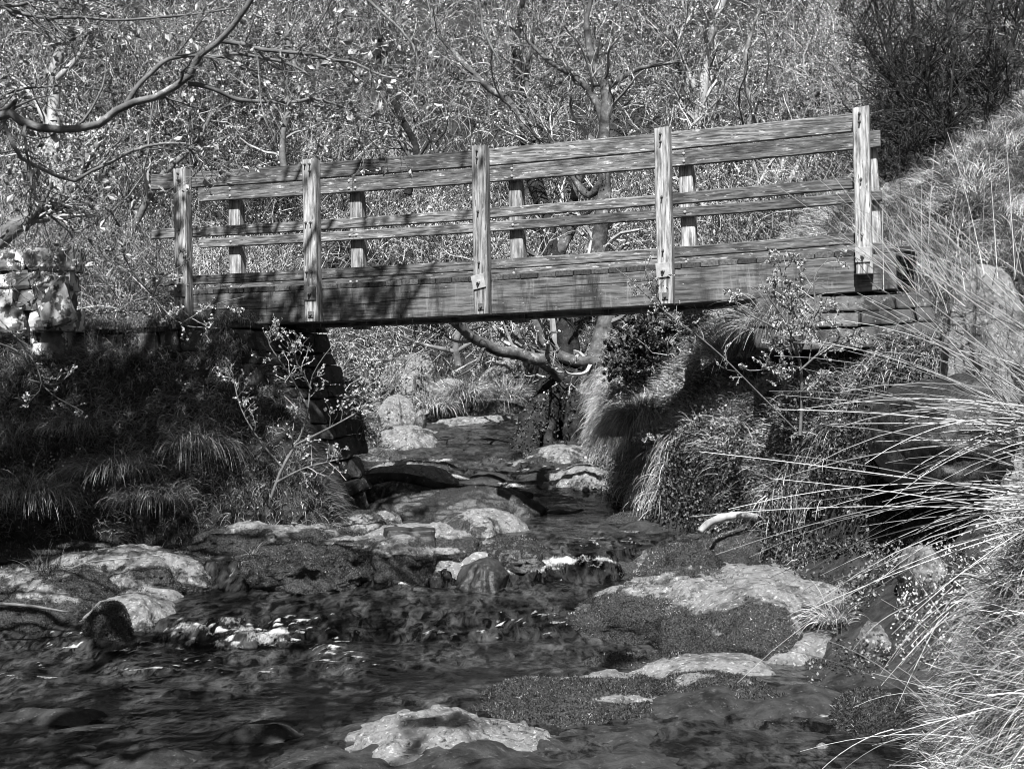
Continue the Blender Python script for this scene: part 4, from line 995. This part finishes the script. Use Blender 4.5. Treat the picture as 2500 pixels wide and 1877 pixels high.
shade_tree((-5.6, 6.2, .9), 'leafy tree on the left bank behind the overhanging branches', 7.9, 2.3, 7500, (2.2, 1.9), lo_=.68, ls_=.070, more=[(-3.8, 10.3, 6.3), (-3.1, 10.5, 6.1), (-2.5, 10.3, 6.4), (-1.9, 10.6, 6.2), (-1.2, 10.4, 6.5), (-3.6, 9.0, 6.6), (-3.0, 9.0, 6.9), (-2.4, 9.3, 6.7), (-1.8, 9.0, 7.0), (-1.2, 9.1, 6.9), (-.6, 9.0, 7.2), (-2.7, 8.6, 7.4), (-1.5, 8.7, 7.5)])

# 2. twisted many-stemmed tree just upstream
b0 = at(1225, 935, 16.6)
limbs = [
    ([b0 + (0, 0, -.25), at(1225, 880, 16.6), at(1225, 820, 16.6), at(1230, 770, 16.6), at(1215, 700, 16.7), at(1200, 640, 16.8), at(1195, 560, 17.0), at(1180, 470, 17.2), at(1150, 380, 17.4), at(1140, 300, 17.6), at(1130, 200, 17.8), at(1120, 110, 18), at(1130, -20, 18.2)], .15, .025),
    ([at(1240, 850, 16.5)] + c1([(1340, 740), (1250, 720), (1130, 680), (1030, 670), (940, 620), (860, 580), (800, 530), (750, 490), (640, 400), (500, 330), (360, 260)], 16.2, 15.4, **C5), .085, .02),
    (c1([(1420, 800), (1330, 740), (1240, 680), (1170, 600), (1120, 520), (1090, 460), (1020, 330), (960, 180), (880, 20)], 16.6, 17.2, **C5), .085, .02),
    ([at(1262, 905, 16.45), at(1295, 850, 16.4), at(1308, 805, 16.3)] + c1([(1640, 735), (1530, 730), (1420, 690), (1340, 630), (1290, 560), (1260, 480), (1240, 330), (1200, 100)], 16.2, 16.6, **C5), .08, .03),
    ([at(1260, 900, 16.5)] + c1([(1640, 850), (1650, 680), (1700, 520), (1720, 400)], 16.4, 16.6, **C5) + c1([(1660, 1600), (1690, 1400), (1700, 1100), (1700, 800), (1710, 600), (1680, 520), (1640, 430), (1610, 280), (1600, 100), (1640, -60)], 16.7, 17.2, **C2), .12, .02),
    (c1([(1700, 800), (1650, 650), (1560, 530), (1480, 470), (1330, 380), (1200, 250)], 16.9, 17.3, **C2), .05, .015),
    (c1([(1705, 620), (1720, 560), (1800, 500), (1950, 430), (2200, 390)], 16.9, 17.4, **C2), .04, .012),
    (c1([(1690, 1150), (1600, 1240), (1500, 1120), (1440, 1000), (1360, 880), (1370, 760), (1440, 620)], 16.8, 17.2, **C2), .045, .015),
    (c1([(1250, 900), (1100, 650), (980, 570), (880, 470), (800, 390), (740, 320), (640, 200)], 17.2, 17.6, **C2), .05, .02),
    (c1([(1290, 1000), (1240, 700), (1210, 500), (1230, 330), (1270, 150), (1310, 0)], 17.4, 17.8, **C2), .045, .015),
    (c1([(1400, 1650), (1440, 1540), (1490, 1440), (1500, 1340), (1530, 1150), (1580, 1000)], 17, 17.2, **C2), .07, .04),
    ([at(1125, 935, 16.2) + (-.1, -.1, -.5), at(1150, 900, 16.3), at(1180, 850, 16.4), at(1205, 790, 16.6)], .15, .07, 0),
    ([at(1310, 945, 16.1) + (.1, -.1, -.5), at(1295, 890, 16.2), at(1265, 840, 16.4), at(1250, 780, 16.6)], .16, .07, 0),
    ([at(1180, 950, 16.0) + (0, -.1, -.5), at(1190, 900, 16.1), at(1210, 840, 16.3), at(1225, 780, 16.5)], .15, .07, 0),
    ([at(1235, 950, 15.95) + (0, -.1, -.5), at(1240, 900, 16.0), at(1235, 840, 16.2), at(1240, 780, 16.5)], .16, .07, 0),
    ([at(1280, 950, 16.0) + (0, -.1, -.5), at(1270, 900, 16.1), at(1255, 850, 16.3), at(1245, 790, 16.5)], .14, .07, 0),
    ([at(1150, 960, 15.8) + (-.1, -.2, -.4), at(1155, 925, 15.9), at(1185, 890, 16.2), at(1215, 850, 16.4)], .09, .08, 0),
    ([at(1330, 960, 15.8) + (.1, -.2, -.4), at(1315, 925, 15.9), at(1285, 890, 16.2), at(1255, 850, 16.4)], .09, .08, 0),
]
tree('twisted_tree', 'dark many stemmed tree with gnarled mossy roots at the water behind the bridge', 'tree', limbs,
     [dict(k=12, L=1.3, ang=(30, 70), n=8, up=.06, wig=.2, rr=.4, rmin=.007, sides=4),
      dict(k=5, L=.6, ang=(30, 65), n=6, up=.05, wig=.25, rr=.55, rmin=.0045, sides=3),
      dict(k=3, L=.25, ang=(30, 60), n=4, up=.05, wig=.25, rr=.7, rmin=.0035, sides=3)],
     'dark_bark', 'twig', 'leaf_bg', dict(n=9000, L=.028, w=.7, cl=1), trunk_n=30, limbm='stem_bark')

# 3. single trees in the scrub
def simple_tree(label, pts, r0, r1, barkm='bark', twigm='twig', kk=(14, 5, 3), L=(1.4, .6, .25), nl=4000, extra=(), name='scrub_tree', leafm='leaf_bg', wig=.2, rmin=.006):
    limbs = [(pts, r0, r1)] + [(e[0], e[1], e[2]) for e in extra]
    return tree(name, label, 'tree', limbs, [dict(k=kk[0], L=L[0], n=7, up=.08, wig=wig, rr=.4, rmin=rmin, sides=4), dict(k=kk[1], L=L[1], n=5, up=.05, wig=wig * 1.2, rr=.6, rmin=rmin * .7, sides=3), dict(k=kk[2], L=L[2], n=4, wig=.25, rr=.7, rmin=rmin * .55, sides=3)],
                barkm, twigm, leafm, dict(n=nl, L=.03, w=.7, cl=1))
simple_tree('pale slender trunk standing in the scrub at upper left', c1([(330, 1500), (370, 1300), (330, 1100), (320, 1000), (340, 850), (335, 700), (350, 520), (380, 330), (400, 130), (420, -80)], 17.5), .10, .05, 'pale_bark', extra=[(c1([(340, 850), (250, 700), (160, 560), (60, 480)], 17.4), .04, .01), (c1([(360, 500), (480, 380), (560, 240), (600, 100)], 17.4), .04, .01)])
simple_tree('thick mossy trunk leaning right behind the broken wall end', c1([(-60, 1580), (80, 1450), (200, 1380), (300, 1320), (400, 1260), (450, 1180), (560, 1000), (640, 900)], 13.6, 14.2), .085, .03, 'bark', kk=(10, 5, 3), L=(1.0, .5, .2), extra=[(c1([(150, 1420), (250, 1300), (300, 1220), (330, 1150)], 13.7), .04, .015)])
simple_tree('pale birch trunk rising above the right half of the bridge', [at(1500, 420, 19.5), at(1512, 260, 19.5)] + c1([(180, 480), (190, 350), (230, 200), (270, 80), (310, 0), (350, -120)], 19.5, **C3), .09, .05, 'pale_bark', extra=[(c1([(120, 560), (60, 430), (20, 280), (60, 160), (150, 40)], 19.5, **C3), .04, .015), (c1([(100, 800), (280, 620), (340, 500), (440, 440), (640, 400)], 19, **C3), .018, .008)])
simple_tree('spreading hazel behind the right end of the parapet', [at(1560, 520, 17.5), at(1600, 400, 17.5), at(1640, 300, 17.4), at(1700, 240, 17.3), at(1790, 190, 17), at(1850, 140, 17)], .07, .015, 'bark', extra=[([at(1600, 400, 17.5), at(1620, 260, 17.7), at(1610, 140, 18), at(1640, 20, 18.2)], .05, .015), ([at(1650, 300, 17.4), at(1760, 270, 17), at(1870, 240, 16.5), at(1960, 210, 16.2)], .035, .01)])
simple_tree('scrub tree with pale stems behind the third bay of the bridge', [at(1600, 600, 15.5), at(1630, 540, 15.6), at(1660, 480, 15.8), at(1680, 380, 16), at(1720, 300, 16.2)], .06, .03, 'pale_bark', extra=[([at(1700, 590, 15.5), at(1705, 500, 15.6), at(1690, 430, 15.8), at(1730, 340, 16)], .05, .02), ([at(1560, 600, 15.6), at(1545, 500, 15.8), at(1500, 400, 16)], .05, .02)], nl=3000)
simple_tree('leaning alder beside the right abutment', [at(1510, 850, 15), at(1545, 780, 15), at(1580, 720, 15), at(1600, 670, 15), at(1640, 600, 15.1), at(1660, 520, 15.2)], .09, .05, 'pale_bark', kk=(12, 5, 3), L=(.9, .4, .2), nl=7000)
simple_tree('dark forked stem in the scrub above the middle of the bridge', [at(880, 420, 20), at(900, 330, 20), at(860, 240, 20), at(820, 150, 20), at(830, 20, 20)], .06, .02, 'dark_bark')
simple_tree('bare low tree in the scrub left of the bridge', [at(250, 560, 16), at(300, 470, 16), at(350, 380, 16), at(430, 300, 16.2), at(470, 200, 16.5)], .05, .015, 'bark', extra=[([at(250, 560, 16), at(220, 420, 16), at(240, 320, 16)], .035, .01)])
simple_tree('slim stem in the far scrub above the left bays', [at(620, 420, 20), at(610, 300, 20), at(640, 180, 20), at(620, 60, 20), at(650, -40, 20)], .05, .02, 'bark')
simple_tree('low twiggy tree upstream under the bridge', [at(990, 790, 19), at(985, 740, 19), at(1000, 690, 19), at(960, 640, 19), at(930, 560, 19.2)], .05, .02, 'bark', kk=(14, 6, 3), L=(1.3, .6, .25), extra=[([at(985, 760, 19), at(1050, 720, 19), at(1090, 690, 19)], .03, .01), ([at(985, 760, 19), at(900, 740, 19), at(820, 700, 19)], .03, .01)], nl=6000)
# shrubs at upper right, their shade put into dark bark, twigs and needles
rb = at(2080, 330, 13.8)
st = []
for (ex, ey, yy) in [(1880, -30, 14.5), (1960, -60, 14.3), (2040, -60, 14.2), (2120, -60, 14), (2230, -40, 14.2), (1900, 120, 13.8), (1930, 230, 13.6), (1900, 380, 13.4), (1920, 300, 13.3), (2250, 120, 13.8), (1850, 60, 14.6), (2000, 100, 13.6)]:
    e = at(ex, ey, yy); m_ = (rb + e) / 2 + np.array([RNG.normal() * .12, 0, -.12])
    st.append(([rb + RNG.normal(size=3) * .08, m_, e], .045, .012))
tree('shaded_shrub', 'bare stemmed shrub coloured dark for shade, at the upper right above the grassy slope', 'shrub', st,
     [dict(k=15, L=1.0, n=7, up=.08, wig=.2, rr=.4, rmin=.006, sides=4), dict(k=6, L=.45, n=5, up=.05, wig=.25, rr=.6, rmin=.004, sides=3), dict(k=3, L=.2, n=4, wig=.2, rr=.7, rmin=.003, sides=3)],
     'dark_bark', 'dark_twig', 'needle', dict(n=26000, L=.035, w=.25, cl=1))
rb2 = at(2300, 260, 15.2); st = []  # second shrub, also coloured dark to stand for shade
for (ex, ey, yy) in [(2100, -60, 15.6), (2180, -80, 15.5), (2260, -80, 15.5), (2060, 60, 15.2), (2040, 150, 15)]:
    e = at(ex, ey, yy); st.append(([rb2 + RNG.normal(size=3) * .1, (rb2 + e) / 2 + RNG.normal(size=3) * .12, e], .05, .012))
tree('shaded_shrub', 'second shrub coloured dark for shade, in the very corner behind the first', 'shrub', st,
     [dict(k=15, L=1.1, n=7, up=.08, wig=.2, rr=.4, rmin=.006, sides=4), dict(k=6, L=.5, n=5, up=.05, wig=.25, rr=.6, rmin=.004, sides=3), dict(k=3, L=.2, n=4, wig=.2, rr=.7, rmin=.003, sides=3)],
     'dark_bark', 'dark_twig', 'needle', dict(n=20000, L=.035, w=.25, cl=1))
# 4. small shrubs close to the bridge
def shrub(label, pts_list, k=(9, 4), L=(.35, .14), nl=1500, leafL=.02, r=.008, barkm='bark', twigm='twig', leafm='leaf', name='sapling', cl=3, wig=.2, rmin=.0025):
    return tree(name, label, 'shrub', [(p, r if i == 0 else r * .7, .003) for i, p in enumerate(pts_list)],
                [dict(k=k[0], L=L[0], n=6, up=.06, wig=wig, rr=.6, rmin=rmin, sides=4), dict(k=k[1], L=L[1], n=4, up=.05, wig=.25, rr=.7, rmin=rmin * .7, sides=3)], barkm, twigm, leafm, dict(n=nl, L=leafL, w=.8, cl=cl), trunk_n=14, sides=6)
shrub('leafy hawthorn sapling growing in front of the right end of the bridge', [
    [at(1728, 940, 10.5), at(1732, 860, 10.5), at(1728, 780, 10.4), at(1700, 700, 10.3), at(1660, 640, 10.2), at(1640, 590, 10.2)],
    [at(1728, 780, 10.4), at(1690, 720, 10.3), at(1620, 680, 10.2), at(1580, 650, 10.2)],
    [at(1728, 760, 10.4), at(1760, 680, 10.4), at(1760, 600, 10.4), at(1790, 560, 10.4)],
    [at(1728, 800, 10.4), at(1800, 740, 10.3), at(1860, 720, 10.3)],
    [at(1730, 700, 10.4), at(1690, 620, 10.3), at(1700, 570, 10.3)],
    [at(1700, 860, 10.4), at(1680, 800, 10.4), at(1640, 770, 10.4)]], nl=2400, r=.014)
shrub('slender budding shoot slanting across the beam in the third bay', [
    [at(1720, 930, 10.2), at(1640, 850, 10.1), at(1560, 770, 10.0), at(1500, 720, 9.9), at(1420, 660, 9.9), at(1360, 600, 9.8), at(1330, 580, 9.8)],
    [at(1500, 720, 9.9), at(1440, 690, 9.8), at(1400, 700, 9.8)], [at(1440, 680, 9.9), at(1400, 600, 9.8), at(1395, 560, 9.8)]], nl=420, leafL=.014, r=.007, k=(8, 3), L=(.22, .09))
shrub('twiggy shrub sprouting at the foot of the left abutment beside the water', [
    [at(585, 1075, 11.3), at(610, 1010, 11.3), at(650, 940, 11.3), at(665, 880, 11.3), at(672, 820, 11.3), at(700, 770, 11.2), at(720, 745, 11.2)],
    [at(610, 1010, 11.3), at(560, 950, 11.2), at(520, 880, 11.2), at(500, 800, 11.2)],
    [at(665, 880, 11.3), at(620, 800, 11.2), at(580, 740, 11.1), at(590, 700, 11.1)],
    [at(640, 960, 11.3), at(720, 920, 11.3), at(790, 880, 11.2), at(850, 840, 11.1)],
    [at(600, 1040, 11.2), at(660, 1010, 11.1), at(740, 990, 11.0)],
    [at(672, 840, 11.3), at(640, 780, 11.2), at(640, 720, 11.1)]], nl=650, r=.013, k=(9, 4), L=(.35, .15))
shrub('thin arching shoots in front of the left abutment wall', [
    [at(-20, 735, 9.8), at(40, 760, 9.8), at(70, 800, 9.8), at(110, 850, 9.8), at(180, 890, 9.8)],
    [at(0, 690, 9.8), at(60, 760, 9.7), at(90, 830, 9.7), at(60, 870, 9.7)],
    [at(60, 820, 9.8), at(120, 830, 9.8), at(160, 800, 9.8)]], nl=160, r=.008, k=(6, 3), L=(.2, .09))
shrub('leafy shoots reaching over the top of the left abutment', [
    [at(180, 420, 10.6), at(250, 470, 10.6), at(270, 560, 10.6), at(330, 640, 10.6), at(390, 700, 10.6), at(480, 710, 10.6)],
    [at(330, 640, 10.6), at(350, 600, 10.5), at(400, 570, 10.5)], [at(390, 700, 10.6), at(460, 660, 10.5), at(530, 640, 10.5)]], nl=300, r=.008, k=(7, 3), L=(.25, .1))
shrub('bright leafy bush on the far bank seen under the left half of the bridge', [
    [at(720, 900, 16), at(735, 820, 16), at(745, 760, 16)], [at(720, 900, 16), at(760, 840, 16), at(785, 800, 16)], [at(720, 900, 16), at(700, 830, 16), at(690, 760, 16)]], k=(14, 6), L=(.6, .25), nl=4200, leafL=.03, r=.015, leafm='leaf_bg', rmin=.004)
shrub('dark glossy bush under the right half of the bridge', [
    [at(1480, 800, 14.2), at(1500, 740, 14.2), at(1520, 690, 14.2)], [at(1480, 800, 14.2), at(1430, 750, 14.2), at(1400, 700, 14.2)], [at(1500, 790, 14.2), at(1570, 750, 14), at(1640, 710, 14)],
    [at(1480, 800, 14.2), at(1400, 790, 14.4), at(1340, 780, 14.6)]], k=(16, 6), L=(.55, .25), nl=6500, leafL=.035, r=.015, leafm='ivy', barkm='dark_bark', twigm='dark_twig', rmin=.004)
shrub('low bramble at the water edge under the right bank', [
    [at(1500, 1000, 12.6), at(1540, 950, 12.5), at(1600, 920, 12.4)], [at(1500, 1000, 12.6), at(1450, 960, 12.5), at(1400, 960, 12.4)], [at(1560, 990, 12.5), at(1640, 980, 12.3), at(1700, 960, 12.2)]], k=(12, 5), L=(.35, .15), nl=3200, leafL=.025, leafm='leaf_bg')
shrub('ivy and roots hanging over the dark hollow in the right bank', [
    [at(1640, 980, 11.0), at(1650, 1040, 10.8), at(1660, 1110, 10.8)], [at(1700, 960, 11), at(1705, 1040, 10.8), at(1710, 1110, 10.8)], [at(1760, 960, 11), at(1770, 1030, 10.8), at(1780, 1100, 10.8)],
    [at(1830, 960, 10.8), at(1835, 1040, 10.6), at(1850, 1100, 10.6)]], k=(16, 5), L=(.35, .15), nl=3600, leafL=.02, leafm='ivy', twigm='twig')
# dead wood
def stick(name, label, pts, r0, r1, m, cat='branch', sides=8):
    p = resample(np.array(pts), 16); b = p[0].copy(); p = p - b
    R = np.linspace(r0, r1, 16) * (1 + .25 * vnoise(np.arange(16) * 1.3, 2.0, seed=int(abs(b[0]) * 100)))
    V, Q = tubes(p[None], R[None], sides)
    V = np.vstack([V, p[:1], p[-1:]]); n = len(V)
    T = [[n - 2, (j + 1) % sides, j] for j in range(sides)] + [[n - 1, 15 * sides + j, 15 * sides + (j + 1) % sides] for j in range(sides)]
    o = mk(name, V, [Q, np.array(T)], M[m], None, True); o.location = b; tag(o, label, cat); return o
stick('dead_branch', 'white peeling dead branch lying over the dark water at the bank foot', [at(1512, 1148, 10.5), at(1530, 1130, 10.55), at(1560, 1118, 10.6), at(1600, 1112, 10.6), at(1640, 1118, 10.7), at(1690, 1125, 10.8)], .030, .018, 'pale_bark')
stick('dead_branch', 'thin twig lying along the domed ledge at left', [at(125, 1240, 10.2), at(190, 1215, 10.3), at(280, 1205, 10.3), at(350, 1198, 10.4)], .005, .003, 'twig')
stick('dead_branch', 'long pale stick floating at the left edge of the stream', [at(-20, 1303, 9.4), at(60, 1308, 9.45), at(150, 1322, 9.45)], .014, .006, 'bark')
stick('dead_branch', 'pale straw lying on the long mossy slab', [at(1130, 1570, 7.35), at(1160, 1545, 7.4), at(1210, 1520, 7.5)], .004, .002, 'rush')
stick('drift_log', 'black sodden log lying below the sloping slab', [at(770, 1040, 13.5), at(860, 1030, 13.5), at(960, 1052, 13.4), at(1060, 1065, 13.3), at(1150, 1072, 13.2)], .05, .03, 'dark_bark', 'log')
# floating leaf
lp = ground_at(1080, 1357, 6, 11)
V = np.array([(-.03, 0, 0), (-.012, .006, .012), (.012, .006, .022), (.032, .002, .03), (.012, -.006, .008), (-.012, -.006, .002), (.042, .002, .036)])
o = mk('fallen_leaf', V, [np.array([(0, 5, 1), (2, 4, 3), (3, 6, 2)]), np.array([(1, 5, 4, 2)])], M['leaf']); o.location = tuple(lp + (0, 0, .015))
tag(o, 'single pale leaf caught on the water above the still pool', 'leaf')
# pebbles on the ledge and leaf litter
for k, (px, py, lab) in enumerate([(1635, 1390, 'largest white pebble on the pale ledge'), (1678, 1388, 'white pebble right of the largest one on the pale ledge'), (1655, 1402, 'lowest white pebble on the pale ledge')]):
    mb = MB(); block(mb, ground_at(px, py, 7, 10) + np.array([0, 0, .0]) , (.05 - .01 * k, .04, .022), k, 0, 30 + k, .004, 4)
    q = mb.build('pebble', M['white_stone']); q.location.z += .05; tag(q, lab, 'pebble')

# ------------------------------------------------------------------ scrub on the hillside: nobody could count it
def scrub(name, label, n, xr, yr, keep, stem=(.5, 1.3), leaf_per=3, ls=.03, r=.0042, twm='twig', lfm='leaf_bg', sub=3):
    x = RNG.uniform(*xr, n); y = RNG.uniform(*yr, n); z = ground(x, y); P0 = np.stack([x, y, z], 1)
    ok, px, py = inframe(P0 + np.array([0, 0, .3]), 90); k = ok & keep(x, y, z, px, py); P0 = P0[k]; n = len(P0)
    D = unit(RNG.normal(size=(n, 3)) * .55 + np.array([0, -.25, .8])); L = RNG.uniform(*stem, n); m_ = 6
    Pp = [P0]; d = D
    for q in range(m_ - 1):
        Pp.append(Pp[-1] + d * (L / (m_ - 1))[:, None]); d = unit(d + RNG.normal(size=(n, 3)) * .22 + np.array([0, 0, -.10]))
    Pp = np.stack(Pp, 1); R = (r * RNG.uniform(.6, 1.6, n))[:, None] * np.linspace(1.2, .5, m_)[None] * (np.clip(P0[:, 1:2], 14, 40) / 18)
    mb = MB(); V, Q = tubes(Pp, R, 3); mb.add(V, [Q])
    P2, R2 = spawn(Pp, R, sub, L * .45, ang=(30, 70), n=4, up=.02, wig=.25, rr=.65, rmin=.003); V, Q = tubes(P2, R2, 3); mb.add(V, [Q])
    o = mb.build(name, M[twm]); tag(o, label, 'scrub', kind='stuff')
    if leaf_per:
        T = P2; nl = len(T) * leaf_per; i = RNG.integers(0, len(T), nl); j = RNG.integers(1, 4, nl)
        C = T[i, j] + RNG.normal(size=(nl, 3)) * .02; Ls = ls * RNG.uniform(.5, 1.3, nl) * np.clip(C[:, 1], 14, 40) / 18
        V, Q = leaves(C, RNG.normal(size=(nl, 3)) + np.array([0, -.3, .3]), Ls, Ls * .75, .15)
        mk('foliage', V, [Q], M[lfm], o)['kind'] = 'stuff'
    return o
scrub('undergrowth', 'tangled twiggy scrub with tiny leaves covering the hillside behind the bridge', 36000, (-13, 13), (19.2, 36),
      lambda x, y, z, px, py: (z > zw(x, y) + .1) & (vnoise(x * .75, y * .75, seed=300) + .6 * vnoise(x * 2.2, y * 2.2, seed=301) + RNG.normal(size=len(x)) * .25 > -.25))
scrub('shaded_undergrowth', 'scrub coloured dark for tree shade on the hillside at the upper left', 7000, (-10, -1.5), (17.5, 27), lambda x, y, z, px, py: (px < 640) & (z > zw(x, y) + .1) & (vnoise(x * .8, y * .8, seed=305) + RNG.normal(size=len(x)) * .2 > -.1), stem=(.5, 1.5), ls=.04, twm='dark_twig', lfm='ivy')  # dark twigs and leaves carry the overhanging tree's shade in their colour
scrub('undergrowth', 'tangled scrub behind the abutment and parapet on the left bank', 7000, (-8, -1.6), (13.6, 19.3), lambda x, y, z, px, py: (z > zw(x, y) + .05) & (px < 700), stem=(.4, 1.0), ls=.026, r=.004)
scrub('undergrowth', 'shady scrub on the right bank behind the end of the bridge', 6500, (1.5, 9), (14.2, 20), lambda x, y, z, px, py: (z > zw(x, y) + .3), stem=(.4, .9), ls=.026, r=.004)

# ------------------------------------------------------------------ light, world, camera
EL, AZ = math.radians(53), math.radians(-7)     # sun behind the viewer, a little to the left
sd = np.array([math.sin(AZ) * math.cos(EL), -math.cos(AZ) * math.cos(EL), math.sin(EL)])
sl = bpy.data.lights.new('sun', 'SUN'); sl.energy = 5.0; sl.angle = math.radians(.53); sl.color = (1, 1, 1)
so = bpy.data.objects.new('sun', sl); COL.objects.link(so)
so.rotation_euler = Vector(tuple(sd)).to_track_quat('Z', 'Y').to_euler(); so.location = (0, -5, 12)
w = bpy.data.worlds.new('World'); sc.world = w; w.use_nodes = True; nt = w.node_tree
sky = nt.nodes.new('ShaderNodeTexSky'); sky.sky_type = 'NISHITA'; sky.sun_disc = False; sky.sun_elevation = EL; sky.sun_rotation = math.atan2(sd[0], sd[1])
bw = nt.nodes.new('ShaderNodeSeparateColor'); nt.links.new(sky.outputs[0], bw.inputs[0])   # black and white through a red filter
nt.links.new(bw.outputs[0], nt.nodes['Background'].inputs[0])
nt.nodes['Background'].inputs[1].default_value = .05
cam = bpy.data.cameras.new('camera'); cam.sensor_width = 36; cam.lens = 36 * F / 2500; cam.clip_start = .1; cam.clip_end = 500
co = bpy.data.objects.new('camera', cam); COL.objects.link(co); sc.camera = co
co.matrix_world = Matrix(((R_[0], U_[0], -_f[0], CAM[0]), (R_[1], U_[1], -_f[1], CAM[1]), (R_[2], U_[2], -_f[2], CAM[2]), (0, 0, 0, 1)))
vs = sc.view_settings; vs.view_transform = 'Standard'; vs.look = 'None'; vs.exposure = .9; vs.gamma = 1; vs.use_curve_mapping = False
sc.cycles.filter_width = 1.0; sc.cycles.max_bounces = 5; sc.cycles.diffuse_bounces = 1; sc.cycles.glossy_bounces = 3; sc.cycles.transparent_max_bounces = 4
